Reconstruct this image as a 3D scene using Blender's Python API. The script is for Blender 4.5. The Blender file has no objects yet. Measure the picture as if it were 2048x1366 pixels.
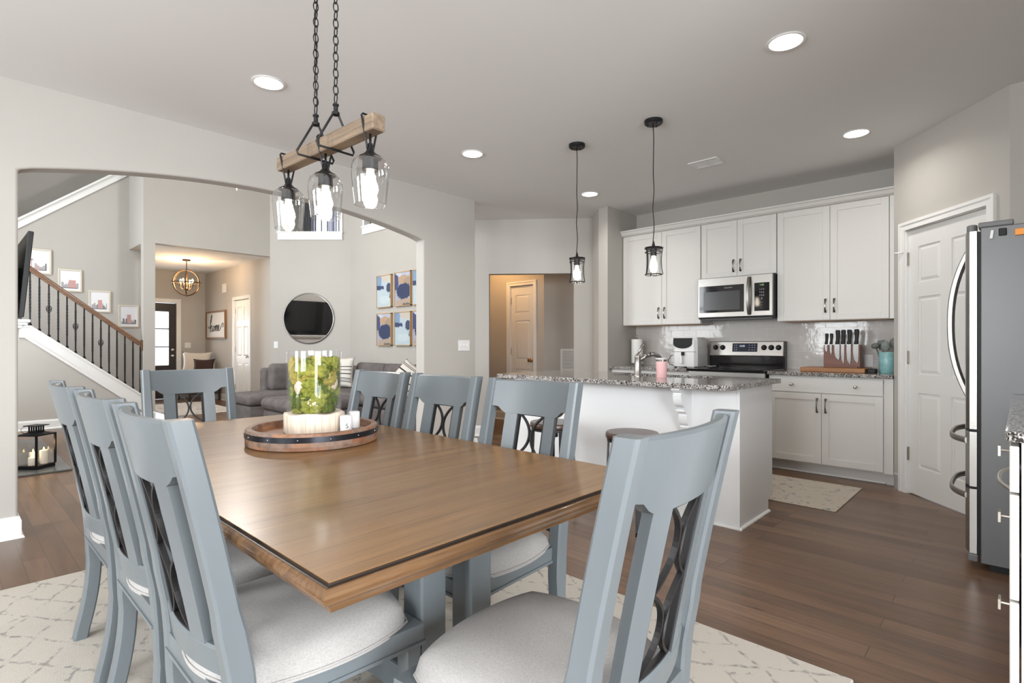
import bpy, bmesh, math, random
from mathutils import Vector, Matrix
random.seed(7)
PI = math.pi
SC = bpy.context.scene
COL = SC.collection

# ------------------------------------------------------------------ camera
cam_d = bpy.data.cameras.new('camera'); cam = bpy.data.objects.new('camera', cam_d); COL.objects.link(cam)
cam.location = (0, 0, 1.16)
cam.rotation_euler = (PI/2, 0, -math.radians(46.58))
cam_d.sensor_width = 36.0
cam_d.lens = 36.0*1078/2048
cam_d.shift_y = 6.5/2048
cam_d.clip_start = 0.02; cam_d.clip_end = 200
SC.camera = cam
# ------------------------------------------------------------------ colour management, world, daylight
SC.view_settings.view_transform = 'Standard'
SC.view_settings.look = 'None'
SC.view_settings.gamma = 1.0
SC.view_settings.use_curve_mapping = False
SC.view_settings.exposure = 0.32
SC.cycles.use_denoising = True
SC.cycles.max_bounces = 10
SC.cycles.diffuse_bounces = 5
SC.cycles.glossy_bounces = 4
SC.cycles.transmission_bounces = 8
SC.cycles.transparent_max_bounces = 24
SC.cycles.sample_clamp_indirect = 6.0
SC.cycles.caustics_reflective = False
SC.cycles.caustics_refractive = False
W = bpy.data.worlds.new('world'); SC.world = W; W.use_nodes = True
W.node_tree.nodes['Background'].inputs[0].default_value = (0.86, 0.93, 1.0, 1)
W.node_tree.nodes['Background'].inputs[1].default_value = 1.6

def area_light(name, loc, rot, sx, sy, power, col=(1, 1, 1), spread=PI):
    l = bpy.data.lights.new(name, 'AREA'); l.shape = 'RECTANGLE'; l.size = sx; l.size_y = sy
    l.energy = power; l.color = col; l.spread = spread
    o = bpy.data.objects.new(name, l); COL.objects.link(o); o.location = loc; o.rotation_euler = rot
    return o
def point_light(name, loc, power, col, r=0.03):
    l = bpy.data.lights.new(name, 'POINT'); l.energy = power; l.color = col; l.shadow_soft_size = r
    o = bpy.data.objects.new(name, l); COL.objects.link(o); o.location = loc
    return o
DAY = (0.95, 0.975, 1.0)
# daylight entering through the window openings (each light stands just outside its window)
TILT = math.radians(22)      # sky light comes in slanting downwards
area_light('daylight_dining_left_a', (-2.66, 0.9, 1.45), (0, -PI/2+TILT, 0), 1.9, 1.7, 105, DAY, math.radians(150))
area_light('daylight_dining_left_b', (-2.66, 3.1, 1.45), (0, -PI/2+TILT, 0), 1.9, 1.1, 60, DAY, math.radians(150))
area_light('daylight_dining_rear', (-0.1, -3.0, 1.4), (-PI/2+TILT, 0, PI), 2.6, 2.1, 265, DAY, math.radians(150))
area_light('daylight_living_tall', (-0.62, 5.75, 2.9), (0, -PI/2, 0), 3.6, 1.5, 150, DAY)
area_light('added_light_living_far', (-0.62, 9.05, 2.65), (0, -PI/2, 0), 4.0, 0.78, 125, DAY)  # added light at an unseen window, brightens the stair skirt wall
area_light('daylight_loft_window', (6.47, 11.63, 4.1), (0, PI/2, math.radians(43.4)), 1.8, 1.2, 110, DAY)

area_light('daylight_front_door', (3.11, 13.55, 1.3), (-PI/2, 0, 0), 0.5, 1.15, 22, DAY)

# ------------------------------------------------------------------ helpers
def inp(n, k, v):
    n.inputs[k].default_value = v
def new_mat(name):
    m = bpy.data.materials.new(name); m.use_nodes = True
    nt = m.node_tree
    return m, nt, nt.nodes['Principled BSDF']
def M(name, col, rough=0.5, metal=0.0, spec=0.5, var=0.0, vscale=8.0, bump=0.0, bscale=200.0, emit=None, estr=0.0, coat=0.0, stretch=None):
    m, nt, b = new_mat(name)
    c = (*col, 1)
    inp(b, 'Base Color', c); inp(b, 'Roughness', rough); inp(b, 'Metallic', metal)
    inp(b, 'Specular IOR Level', spec)
    if coat: inp(b, 'Coat Weight', coat); inp(b, 'Coat Roughness', 0.1)
    if emit: inp(b, 'Emission Color', (*emit, 1)); inp(b, 'Emission Strength', estr)
    if var or bump:
        tc = nt.nodes.new('ShaderNodeTexCoord'); mp = nt.nodes.new('ShaderNodeMapping')
        nt.links.new(tc.outputs['Object'], mp.inputs[0])
        if stretch: inp(mp, 'Scale', stretch)
    if var:
        n = nt.nodes.new('ShaderNodeTexNoise'); inp(n, 'Scale', vscale); inp(n, 'Detail', 4.0)
        nt.links.new(mp.outputs[0], n.inputs['Vector'])
        r = nt.nodes.new('ShaderNodeValToRGB')
        r.color_ramp.elements[0].position = 0.3; r.color_ramp.elements[1].position = 0.7
        r.color_ramp.elements[0].color = (*[max(0, x*(1-var)) for x in col], 1)
        r.color_ramp.elements[1].color = (*[min(1, x*(1+var)) for x in col], 1)
        nt.links.new(n.outputs[0], r.inputs[0]); nt.links.new(r.outputs[0], b.inputs['Base Color'])
    if bump:
        n2 = nt.nodes.new('ShaderNodeTexNoise'); inp(n2, 'Scale', bscale); inp(n2, 'Detail', 3.0)
        nt.links.new(mp.outputs[0], n2.inputs['Vector'])
        bp = nt.nodes.new('ShaderNodeBump'); inp(bp, 'Strength', bump); inp(bp, 'Distance', 0.002)
        nt.links.new(n2.outputs[0], bp.inputs['Height']); nt.links.new(bp.outputs[0], b.inputs['Normal'])
    return m
def ramp(nt, stops, interp='LINEAR'):
    r = nt.nodes.new('ShaderNodeValToRGB'); cr = r.color_ramp; cr.interpolation = interp
    while len(cr.elements) < len(stops): cr.elements.new(0.5)
    for e, (p, c) in zip(cr.elements, stops):
        e.position = p; e.color = (*c, 1)
    return r
def wood_mat(name, c1, c2, rough=0.3, scale=1.0, axis='Y', spec=0.5, coat=0.0, fine=0.35):
    """streaky grain running along one object axis"""
    m, nt, b = new_mat(name)
    tc = nt.nodes.new('ShaderNodeTexCoord'); mp = nt.nodes.new('ShaderNodeMapping')
    s = {'X': (0.7, 14, 14), 'Y': (14, 0.7, 14), 'Z': (14, 14, 0.7)}[axis]
    inp(mp, 'Scale', tuple(x*scale for x in s)); nt.links.new(tc.outputs['Object'], mp.inputs[0])
    n = nt.nodes.new('ShaderNodeTexNoise'); inp(n, 'Scale', 2.2); inp(n, 'Detail', 7.0); inp(n, 'Roughness', 0.62); inp(n, 'Distortion', 0.6)
    nt.links.new(mp.outputs[0], n.inputs['Vector'])
    r = ramp(nt, [(0.30, c2), (0.5, tuple((a+q)/2 for a, q in zip(c1, c2))), (0.68, c1)])
    nt.links.new(n.outputs[0], r.inputs[0])
    mp2 = nt.nodes.new('ShaderNodeMapping'); inp(mp2, 'Scale', tuple(x*scale*(2.2 if x > 1 else 1.5) for x in s)); nt.links.new(tc.outputs['Object'], mp2.inputs[0])
    n2 = nt.nodes.new('ShaderNodeTexNoise'); inp(n2, 'Scale', 2.6); inp(n2, 'Detail', 5.0); inp(n2, 'Roughness', 0.7); nt.links.new(mp2.outputs[0], n2.inputs['Vector'])
    rf = ramp(nt, [(0.34, (1-fine,)*3), (0.47, (1, 1, 1))]); nt.links.new(n2.outputs[0], rf.inputs[0])
    mx = nt.nodes.new('ShaderNodeMix'); mx.data_type = 'RGBA'; mx.blend_type = 'MULTIPLY'; inp(mx, 0, 1.0)
    nt.links.new(r.outputs[0], mx.inputs[6]); nt.links.new(rf.outputs[0], mx.inputs[7]); nt.links.new(mx.outputs[2], b.inputs['Base Color'])
    inp(b, 'Roughness', rough); inp(b, 'Specular IOR Level', spec)
    if coat: inp(b, 'Coat Weight', coat); inp(b, 'Coat Roughness', 0.08)
    return m
def glass_mat(name, tint=(1, 1, 1), gloss=1.0, rough=0.0, base=0.04):
    """thin clear pane: passes light straight through, reflects by fresnel"""
    m = bpy.data.materials.new(name); m.use_nodes = True; nt = m.node_tree
    nt.nodes.remove(nt.nodes['Principled BSDF'])
    o = nt.nodes['Material Output']
    t = nt.nodes.new('ShaderNodeBsdfTransparent'); inp(t, 0, (*tint, 1))
    g = nt.nodes.new('ShaderNodeBsdfGlossy'); inp(g, 'Roughness', rough)
    lw = nt.nodes.new('ShaderNodeLayerWeight'); inp(lw, 'Blend', 0.35)
    mul = nt.nodes.new('ShaderNodeMath'); mul.operation = 'MULTIPLY'; inp(mul, 1, 0.55*gloss)
    add = nt.nodes.new('ShaderNodeMath'); add.operation = 'ADD'; inp(add, 1, base)
    mx = nt.nodes.new('ShaderNodeMixShader')
    nt.links.new(lw.outputs['Facing'], mul.inputs[0]); nt.links.new(mul.outputs[0], add.inputs[0])
    nt.links.new(add.outputs[0], mx.inputs[0]); nt.links.new(t.outputs[0], mx.inputs[1]); nt.links.new(g.outputs[0], mx.inputs[2])
    nt.links.new(mx.outputs[0], o.inputs['Surface'])
    return m
def emit_mat(name, col, strength):
    m = bpy.data.materials.new(name); m.use_nodes = True; nt = m.node_tree
    nt.nodes.remove(nt.nodes['Principled BSDF'])
    e = nt.nodes.new('ShaderNodeEmission'); inp(e, 0, (*col, 1)); inp(e, 1, strength)
    nt.links.new(e.outputs[0], nt.nodes['Material Output'].inputs['Surface'])
    return m

class MB:
    """collects shapes (world or thing coordinates) and links them as ONE mesh object"""
    def __init__(s): s.bm = bmesh.new()
    def box(s, x0, y0, z0, x1, y1, z1, bev=0.0, seg=2, mat=None):
        if x1 < x0: x0, x1 = x1, x0
        if y1 < y0: y0, y1 = y1, y0
        if z1 < z0: z0, z1 = z1, z0
        vs = [s.bm.verts.new(p) for p in ((x0,y0,z0),(x1,y0,z0),(x1,y1,z0),(x0,y1,z0),(x0,y0,z1),(x1,y0,z1),(x1,y1,z1),(x0,y1,z1))]
        fs = [s.bm.faces.new([vs[i] for i in q]) for q in ((0,3,2,1),(4,5,6,7),(0,1,5,4),(1,2,6,5),(2,3,7,6),(3,0,4,7))]
        if mat is not None:
            for v in vs: v.co = mat @ v.co
        if bev > 0:
            es = list({e for f in fs for e in f.edges})
            bmesh.ops.bevel(s.bm, geom=es, offset=min(bev, 0.49*min(x1-x0, y1-y0, z1-z0)), segments=seg, affect='EDGES', profile=0.5)
        return s
    def prism(s, pts, a, b, axis='Z', mat=None):
        """polygon pts (2-D) extruded between a and b along an axis; 2-D order: Z:(x,y) Y:(x,z) X:(y,z)"""
        def P(p, h):
            v = Vector((p[0], p[1], h)) if axis == 'Z' else Vector((p[0], h, p[1])) if axis == 'Y' else Vector((h, p[0], p[1]))
            return mat @ v if mat is not None else v
        A = [s.bm.verts.new(P(p, a)) for p in pts]; B = [s.bm.verts.new(P(p, b)) for p in pts]
        n = len(pts)
        fs = [s.bm.faces.new(A), s.bm.faces.new(B)]
        for i in range(n): fs.append(s.bm.faces.new((A[i], A[(i+1) % n], B[(i+1) % n], B[i])))
        if n > 4:
            fs[0].normal_update(); fs[1].normal_update()
            bmesh.ops.triangulate(s.bm, faces=fs[:2], ngon_method='EAR_CLIP')
        return s
    def loft(s, secs, cap=True):
        rows = [[s.bm.verts.new(p) for p in q] for q in secs]
        n = len(rows[0])
        for r0, r1 in zip(rows, rows[1:]):
            for i in range(n): s.bm.faces.new((r0[i], r0[(i+1) % n], r1[(i+1) % n], r1[i]))
        if cap:
            s.bm.faces.new(rows[0][::-1]); s.bm.faces.new(rows[-1])
        return s
    def tube(s, pts, r, n=8, closed=False, r2=None):
        pts = [Vector(p) for p in pts]; m = len(pts); rows = []
        prev = None
        for i, p in enumerate(pts):
            if closed: t = pts[(i+1) % m]-pts[i-1]
            else: t = pts[min(i+1, m-1)]-pts[max(i-1, 0)]
            t.normalize()
            if prev is None:
                up = Vector((0, 0, 1)) if abs(t.z) < 0.9 else Vector((1, 0, 0))
                u = t.cross(up).normalized()
            else:
                u = (prev-t*prev.dot(t)).normalized()
            prev = u; v = t.cross(u)
            rr = r if r2 is None else r+(r2-r)*i/(m-1)
            rows.append([s.bm.verts.new(p+u*rr*math.cos(2*PI*k/n)+v*rr*math.sin(2*PI*k/n)) for k in range(n)])
        for i in range(m if closed else m-1):
            a, b = rows[i], rows[(i+1) % m]
            for k in range(n): s.bm.faces.new((a[k], a[(k+1) % n], b[(k+1) % n], b[k]))
        if not closed:
            s.bm.faces.new(rows[0][::-1]); s.bm.faces.new(rows[-1])
        return s
    def ribbon(s, pts, axis, w, t):
        """flat bar: w along axis, t across"""
        pts = [Vector(p) for p in pts]; ax = Vector(axis).normalized(); m = len(pts); rows = []
        for i, p in enumerate(pts):
            tg = (pts[min(i+1, m-1)]-pts[max(i-1, 0)]).normalized(); nr = tg.cross(ax).normalized()
            rows.append([p+ax*a*w/2+nr*b*t/2 for a, b in ((-1, -1), (1, -1), (1, 1), (-1, 1))])
        return s.loft(rows)
    def lathe(s, prof, c=(0, 0, 0), n=32, cap=True, mat=None):
        """profile of (radius, z)"""
        rows = []
        for r, z in prof:
            row = []
            for k in range(n):
                v = Vector((r*math.cos(2*PI*k/n), r*math.sin(2*PI*k/n), z))
                if mat is not None: v = mat @ v
                row.append(s.bm.verts.new(v+Vector(c)))
            rows.append(row)
        for a, b in zip(rows, rows[1:]):
            for k in range(n): s.bm.faces.new((a[k], a[(k+1) % n], b[(k+1) % n], b[k]))
        if cap:
            s.bm.faces.new(rows[0][::-1]); s.bm.faces.new(rows[-1])
        return s
    def sphere(s, c, r, sc=(1, 1, 1), u=16, v=10, mat=None):
        M4 = Matrix.Translation(Vector(c)) @ (mat if mat is not None else Matrix.Identity(4)) @ Matrix.Diagonal((r*sc[0], r*sc[1], r*sc[2], 1))
        bmesh.ops.create_uvsphere(s.bm, u_segments=u, v_segments=v, radius=1, matrix=M4)
        return s
    def grid(s, f, nu, nv):
        rows = [[s.bm.verts.new(f(i/nu, j/nv)) for j in range(nv+1)] for i in range(nu+1)]
        for i in range(nu):
            for j in range(nv): s.bm.faces.new((rows[i][j], rows[i+1][j], rows[i+1][j+1], rows[i][j+1]))
        return s
    def pillow(s, w, h, t, mat, n=14, pinch=0.10):
        """soft cushion lying in its local xy plane"""
        for sg in (1, -1):
            def f(a, b):
                u, v = 2*a-1, 2*b-1
                k = max(0.0, (1-u*u)*(1-v*v))**0.38
                x = u*w/2*(1-pinch*(1-v*v)); y = v*h/2*(1-pinch*(1-u*u))
                return mat @ Vector((x, y, sg*k*t/2))
            s.grid(f, n, n)
        bmesh.ops.remove_doubles(s.bm, verts=s.bm.verts, dist=0.0005)
        return s
    def build(s, name, mat, parent=None, smooth=False, loc=None, auto=None):
        bmesh.ops.recalc_face_normals(s.bm, faces=s.bm.faces)
        me = bpy.data.meshes.new(name); s.bm.to_mesh(me); s.bm.free()
        me.materials.append(mat)
        if smooth:
            for p in me.polygons: p.use_smooth = True
            if auto: me.set_sharp_from_angle(angle=math.radians(auto))
        o = bpy.data.objects.new(name, me); COL.objects.link(o)
        if loc is not None: o.location = loc
        if parent is not None: o.parent = parent
        return o
def L(*p): return Vector(p)
def wl(o):
    v = Vector(o.location)
    while o.parent: o = o.parent; v += Vector(o.location)
    return v
def thing(name, label, cat, loc=(0, 0, 0), rz=0.0, group=None):
    o = bpy.data.objects.new(name, None); COL.objects.link(o); o.empty_display_size = 0.05
    o.location = loc; o.rotation_euler = (0, 0, rz); o['label'] = label; o['category'] = cat
    if group: o['group'] = group
    return o
def tag(o, label, cat, group=None, kind=None):
    o['label'] = label; o['category'] = cat
    if group: o['group'] = group
    if kind: o['kind'] = kind
    return o
def struct(o, label=None, cat=None):
    o['kind'] = 'structure'
    if label: o['label'] = label
    if cat: o['category'] = cat
    return o
def W2(mb, name, mat, parent, smooth=False, auto=None):
    """shapes given in WORLD coordinates, linked under an unrotated parent"""
    bmesh.ops.translate(mb.bm, verts=mb.bm.verts, vec=-wl(parent))
    return mb.build(name, mat, parent, smooth, auto=auto)
def single(mb, name, mat, label, cat, base, smooth=False, group=None, auto=None):
    """a thing that is one mesh, given in world coordinates, origin at its base"""
    bmesh.ops.translate(mb.bm, verts=mb.bm.verts, vec=-Vector(base))
    o = mb.build(name, mat, None, smooth, loc=base, auto=auto)
    return tag(o, label, cat, group)
def kids(o): return [c for c in COL.objects if c.parent == o]
def copy_tree(o, parent=None):
    c = o.copy(); COL.objects.link(c)
    if parent is not None: c.parent = parent
    for ch in kids(o): copy_tree(ch, c)
    return c
def dup(o, loc, rz=None, label=None, group=None):
    c = copy_tree(o); c.location = loc
    if rz is not None: c.rotation_euler = (0, 0, rz)
    if label: c['label'] = label
    if group: c['group'] = group
    return c
def text(name, body, size, mat, parent, loc, rot, depth=0.0005, align='CENTER'):
    cu = bpy.data.curves.new(name, 'FONT'); cu.body = body; cu.size = size; cu.extrude = depth; cu.align_x = align; cu.align_y = 'CENTER'
    t = bpy.data.objects.new(name, cu); COL.objects.link(t)
    dg = bpy.context.evaluated_depsgraph_get(); dg.update()
    me = bpy.data.meshes.new_from_object(t.evaluated_get(dg)); bpy.data.objects.remove(t)
    me.materials.clear(); me.materials.append(mat)
    o = bpy.data.objects.new(name, me); COL.objects.link(o); o.parent = parent
    o.location = Vector(loc)-wl(parent) if parent else loc; o.rotation_euler = rot
    return o
def wall_seg(name, P, Q, thick, z0, z1, mat, holes=()):
    """wall between plan points P and Q; thickness to the left of P->Q (negative: right); holes (s0,s1,za,zb)"""
    P = Vector((*P, 0)); Q = Vector((*Q, 0)); d = Q-P; ln = d.length
    Mx = Matrix.Translation(P) @ Matrix.Rotation(math.atan2(d.y, d.x), 4, 'Z')
    mb = MB(); cuts = sorted({0.0, ln} | {h[0] for h in holes} | {h[1] for h in holes})
    for a, b in zip(cuts, cuts[1:]):
        if b-a < 1e-5: continue
        hs = sorted([(h[2], h[3]) for h in holes if h[0] <= a+1e-6 and h[1] >= b-1e-6])
        z = z0
        for za, zb in hs:
            if za > z: mb.box(a, 0, z, b, thick, za, mat=Mx)
            z = zb
        if z < z1: mb.box(a, 0, z, b, thick, z1, mat=Mx)
    return struct(mb.build(name, mat)), Mx

# ------------------------------------------------------------------ materials
m_wall = M('greige_wall_paint', (0.465, 0.443, 0.41), 0.75, var=0.02, vscale=2.0, bump=0.05, bscale=500)
m_ceil = M('ceiling_paint', (0.79, 0.785, 0.78), 0.85, bump=0.05, bscale=400)
m_trim = M('white_trim_paint', (0.80, 0.795, 0.78), 0.35)
m_door = M('white_door_paint', (0.74, 0.735, 0.72), 0.38)
m_cab = M('offwhite_cabinet_paint', (0.68, 0.665, 0.64), 0.4)
m_island = M('white_island_paint', (0.86, 0.87, 0.88), 0.4)
m_black = M('black_iron', (0.018, 0.018, 0.02), 0.42, 0.6)
m_blackp = M('black_plastic', (0.010, 0.010, 0.011), 0.45, spec=0.25)
m_blackgl = M('black_glass', (0.006, 0.006, 0.008), 0.06, spec=0.6)
m_iron = M('dark_iron_bar', (0.022, 0.021, 0.022), 0.45, 0.5)
m_steel = M('brushed_steel', (0.36, 0.345, 0.325), 0.28, 1.0, bump=0.05, bscale=90, stretch=(1, 1, 40))
m_steelp = M('polished_steel', (0.42, 0.41, 0.40), 0.22, 1.0)
m_handle = M('dull_steel_handle', (0.36, 0.345, 0.33), 0.42, 1.0)
m_blade = M('dark_steel_blade', (0.13, 0.125, 0.12), 0.24, 1.0)
m_fside = M('grey_fridge_side', (0.135, 0.136, 0.138), 0.36, 0.3, bump=0.12, bscale=700)
m_greyp = M('grey_plastic', (0.16, 0.16, 0.165), 0.45)
m_pull = M('dark_nickel_pull', (0.27, 0.25, 0.225), 0.22, 1.0)
m_nickel = M('satin_nickel', (0.58, 0.55, 0.50), 0.3, 1.0)
m_brass = M('aged_brass', (0.36, 0.22, 0.10), 0.32, 1.0)
m_chair = M('blue_grey_chair_paint', (0.122, 0.140, 0.151), 0.33, var=0.09, vscale=5, stretch=(1, 1, 0.25), spec=0.5)
m_fabric = M('oatmeal_seat_fabric', (0.345, 0.332, 0.32), 0.95, var=0.10, vscale=260, bump=0.35, bscale=900, spec=0.1)
m_sofa = M('taupe_grey_sofa_fabric', (0.150, 0.133, 0.130), 0.95, var=0.18, vscale=9, bump=0.25, bscale=500, spec=0.15)
m_white = M('white_glaze', (0.78, 0.78, 0.775), 0.35)
m_paper = M('paper_towel_white', (0.80, 0.79, 0.77), 0.95, bump=0.3, bscale=250)
m_bulb = emit_mat('bulb_glow', (1.0, 0.88, 0.70), 16.0)
m_bulbw = emit_mat('warm_bulb_glow', (1.0, 0.72, 0.38), 22.0)
m_can = emit_mat('downlight_glow', (1.0, 0.97, 0.93), 14.0)
m_glass = glass_mat('clear_glass', (1, 1, 1), 0.42, 0.0, 0.018)
m_shade = glass_mat('shade_glass', (0.95, 0.95, 0.95), 1.3, 0.0, 0.05)
m_pane = glass_mat('window_pane', (0.97, 0.98, 0.98), 0.5)
m_wax = M('ivory_wax', (0.80, 0.74, 0.64), 0.5, emit=(1.0, 0.72, 0.4), estr=0.06)
m_flame = emit_mat('flame_glow', (1.0, 0.62, 0.2), 9.0)
m_tablew = wood_mat('table_top_walnut_stain', (0.262, 0.143, 0.057), (0.175, 0.090, 0.034), 0.30, 0.8, 'X', coat=0.06)
m_tabled = wood_mat('table_edge_stain', (0.155, 0.083, 0.036), (0.095, 0.047, 0.021), 0.2, 1.0, 'X', coat=0.3)
m_rail = wood_mat('handrail_oak_stain', (0.20, 0.095, 0.045), (0.12, 0.055, 0.026), 0.35, 1.0, 'X')
m_beam = wood_mat('fixture_driftwood', (0.25, 0.185, 0.125), (0.13, 0.088, 0.056), 0.6, 1.4, 'Y')
m_board = wood_mat('acacia_board', (0.42, 0.19, 0.06), (0.27, 0.11, 0.035), 0.45, 1.0, 'Y')
m_block = wood_mat('cherry_knife_block', (0.20, 0.065, 0.03), (0.12, 0.038, 0.018), 0.4, 1.0, 'Y')
m_pale = wood_mat('pale_carved_wood', (0.80, 0.70, 0.58), (0.66, 0.55, 0.43), 0.6, 1.6, 'Z')
m_stool = wood_mat('dark_stool_wood', (0.10, 0.042, 0.026), (0.045, 0.02, 0.013), 0.3, 1.5, 'X')
m_dark = M('espresso_wood', (0.022, 0.014, 0.012), 0.4)
m_mirror = M('mirror_silver', (0.88, 0.88, 0.88), 0.02, 1.0)

def barrel_mat():
    """short reclaimed stave pieces running round the rim"""
    m, nt, b = new_mat('barrel_stave_wood')
    tc = nt.nodes.new('ShaderNodeTexCoord'); sx = nt.nodes.new('ShaderNodeSeparateXYZ'); nt.links.new(tc.outputs['Object'], sx.inputs[0])
    at = nt.nodes.new('ShaderNodeMath'); at.operation = 'ARCTAN2'; nt.links.new(sx.outputs[1], at.inputs[0]); nt.links.new(sx.outputs[0], at.inputs[1])
    mu = nt.nodes.new('ShaderNodeMath'); mu.operation = 'MULTIPLY'; inp(mu, 1, 0.258); nt.links.new(at.outputs[0], mu.inputs[0])
    cb = nt.nodes.new('ShaderNodeCombineXYZ'); nt.links.new(mu.outputs[0], cb.inputs[0]); nt.links.new(sx.outputs[2], cb.inputs[1])
    br = nt.nodes.new('ShaderNodeTexBrick'); inp(br, 'Scale', 1.0); inp(br, 'Brick Width', 0.075); inp(br, 'Row Height', 0.017); inp(br, 'Mortar Size', 0.0004); br.offset = 0.37
    inp(br, 'Color1', (0, 0, 0, 1)); inp(br, 'Color2', (1, 1, 1, 1)); inp(br, 'Mortar', (0.3, 0.3, 0.3, 1)); nt.links.new(cb.outputs[0], br.inputs['Vector'])
    n = nt.nodes.new('ShaderNodeTexNoise'); inp(n, 'Scale', 38.0); inp(n, 'Detail', 5.0); nt.links.new(tc.outputs['Object'], n.inputs['Vector'])
    r = ramp(nt, [(0.0, (0.26, 0.12, 0.065)), (0.3, (0.22, 0.145, 0.11)), (0.6, (0.30, 0.21, 0.165)), (0.85, (0.33, 0.16, 0.08)), (1.0, (0.17, 0.09, 0.06))])
    nt.links.new(br.outputs['Color'], r.inputs[0])
    mx = nt.nodes.new('ShaderNodeMix'); mx.data_type = 'RGBA'; mx.blend_type = 'MULTIPLY'; inp(mx, 0, 0.85)
    r2 = ramp(nt, [(0.3, (0.55, 0.52, 0.5)), (0.7, (1.2, 1.15, 1.1))]); nt.links.new(n.outputs[0], r2.inputs[0])
    nt.links.new(r.outputs[0], mx.inputs[6]); nt.links.new(r2.outputs[0], mx.inputs[7])
    nt.links.new(mx.outputs[2], b.inputs['Base Color']); inp(b, 'Roughness', 0.6)
    return m
m_barrel = barrel_mat()

def floor_mat():
    m, nt, b = new_mat('hickory_plank_floor')
    tc = nt.nodes.new('ShaderNodeTexCoord')
    sw = nt.nodes.new('ShaderNodeMapping'); inp(sw, 'Rotation', (0, 0, PI/2)); nt.links.new(tc.outputs['Object'], sw.inputs[0])
    br = nt.nodes.new('ShaderNodeTexBrick'); inp(br, 'Scale', 1.0); inp(br, 'Brick Width', 1.15); inp(br, 'Row Height', 0.098)
    inp(br, 'Mortar Size', 0.0012); inp(br, 'Mortar Smooth', 0.3); inp(br, 'Bias', 0.0); br.offset = 0.37; br.offset_frequency = 3
    inp(br, 'Color1', (0.0, 0.0, 0.0, 1)); inp(br, 'Color2', (1, 1, 1, 1)); inp(br, 'Mortar', (0.0, 0.0, 0.0, 1))
    nt.links.new(sw.outputs[0], br.inputs['Vector'])
    mp = nt.nodes.new('ShaderNodeMapping'); inp(mp, 'Scale', (16, 1.3, 1)); nt.links.new(tc.outputs['Object'], mp.inputs[0])
    n = nt.nodes.new('ShaderNodeTexNoise'); inp(n, 'Scale', 2.0); inp(n, 'Detail', 8.0); inp(n, 'Roughness', 0.65); inp(n, 'Distortion', 0.5)
    nt.links.new(mp.outputs[0], n.inputs['Vector'])
    r1 = ramp(nt, [(0.0, (0.110, 0.059, 0.033)), (0.35, (0.160, 0.088, 0.050)), (0.7, (0.194, 0.111, 0.065)), (1.0, (0.125, 0.071, 0.042))])
    nt.links.new(br.outputs['Color'], r1.inputs[0])
    r2 = ramp(nt, [(0.28, (0.62, 0.60, 0.58)), (0.55, (1.0, 1.0, 1.0)), (0.75, (1.22, 1.2, 1.17))]); nt.links.new(n.outputs[0], r2.inputs[0])
    mx = nt.nodes.new('ShaderNodeMix'); mx.data_type = 'RGBA'; mx.blend_type = 'MULTIPLY'; inp(mx, 0, 1.0)
    nt.links.new(r1.outputs[0], mx.inputs[6]); nt.links.new(r2.outputs[0], mx.inputs[7])
    mx2 = nt.nodes.new('ShaderNodeMix'); mx2.data_type = 'RGBA'; inp(mx2, 7, (0.03, 0.018, 0.012, 1))
    nt.links.new(br.outputs['Fac'], mx2.inputs[0]); nt.links.new(mx.outputs[2], mx2.inputs[6])
    nt.links.new(mx2.outputs[2], b.inputs['Base Color'])
    rr = nt.nodes.new('ShaderNodeMapRange'); inp(rr, 'To Min', 0.22); inp(rr, 'To Max', 0.40); nt.links.new(n.outputs[0], rr.inputs[0])
    nt.links.new(rr.outputs[0], b.inputs['Roughness'])
    bp = nt.nodes.new('ShaderNodeBump'); inp(bp, 'Strength', 0.25); inp(bp, 'Distance', 0.002); bp.invert = True
    nt.links.new(br.outputs['Fac'], bp.inputs['Height']); nt.links.new(bp.outputs[0], b.inputs['Normal'])
    return m
m_floor = floor_mat()

def granite_mat():
    m, nt, b = new_mat('speckled_granite')
    tc = nt.nodes.new('ShaderNodeTexCoord')
    v = nt.nodes.new('ShaderNodeTexVoronoi'); inp(v, 'Scale', 230.0); nt.links.new(tc.outputs['Object'], v.inputs['Vector'])
    sp = nt.nodes.new('ShaderNodeSeparateColor'); nt.links.new(v.outputs['Color'], sp.inputs[0])
    n = nt.nodes.new('ShaderNodeTexNoise'); inp(n, 'Scale', 45.0); inp(n, 'Detail', 3.0); nt.links.new(tc.outputs['Object'], n.inputs['Vector'])
    ad = nt.nodes.new('ShaderNodeMath'); ad.operation = 'ADD'; nt.links.new(sp.outputs[0], ad.inputs[0]); nt.links.new(n.outputs[0], ad.inputs[1])
    hf = nt.nodes.new('ShaderNodeMath'); hf.operation = 'MULTIPLY'; inp(hf, 1, 0.5); nt.links.new(ad.outputs[0], hf.inputs[0])
    r = ramp(nt, [(0.0, (0.015, 0.015, 0.017)), (0.40, (0.035, 0.034, 0.033)), (0.47, (0.16, 0.15, 0.145)), (0.58, (0.34, 0.315, 0.30)), (0.70, (0.62, 0.59, 0.56))])
    nt.links.new(hf.outputs[0], r.inputs[0]); nt.links.new(r.outputs[0], b.inputs['Base Color'])
    inp(b, 'Roughness', 0.10); inp(b, 'Specular IOR Level', 0.55)
    return m
m_granite = granite_mat()

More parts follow.
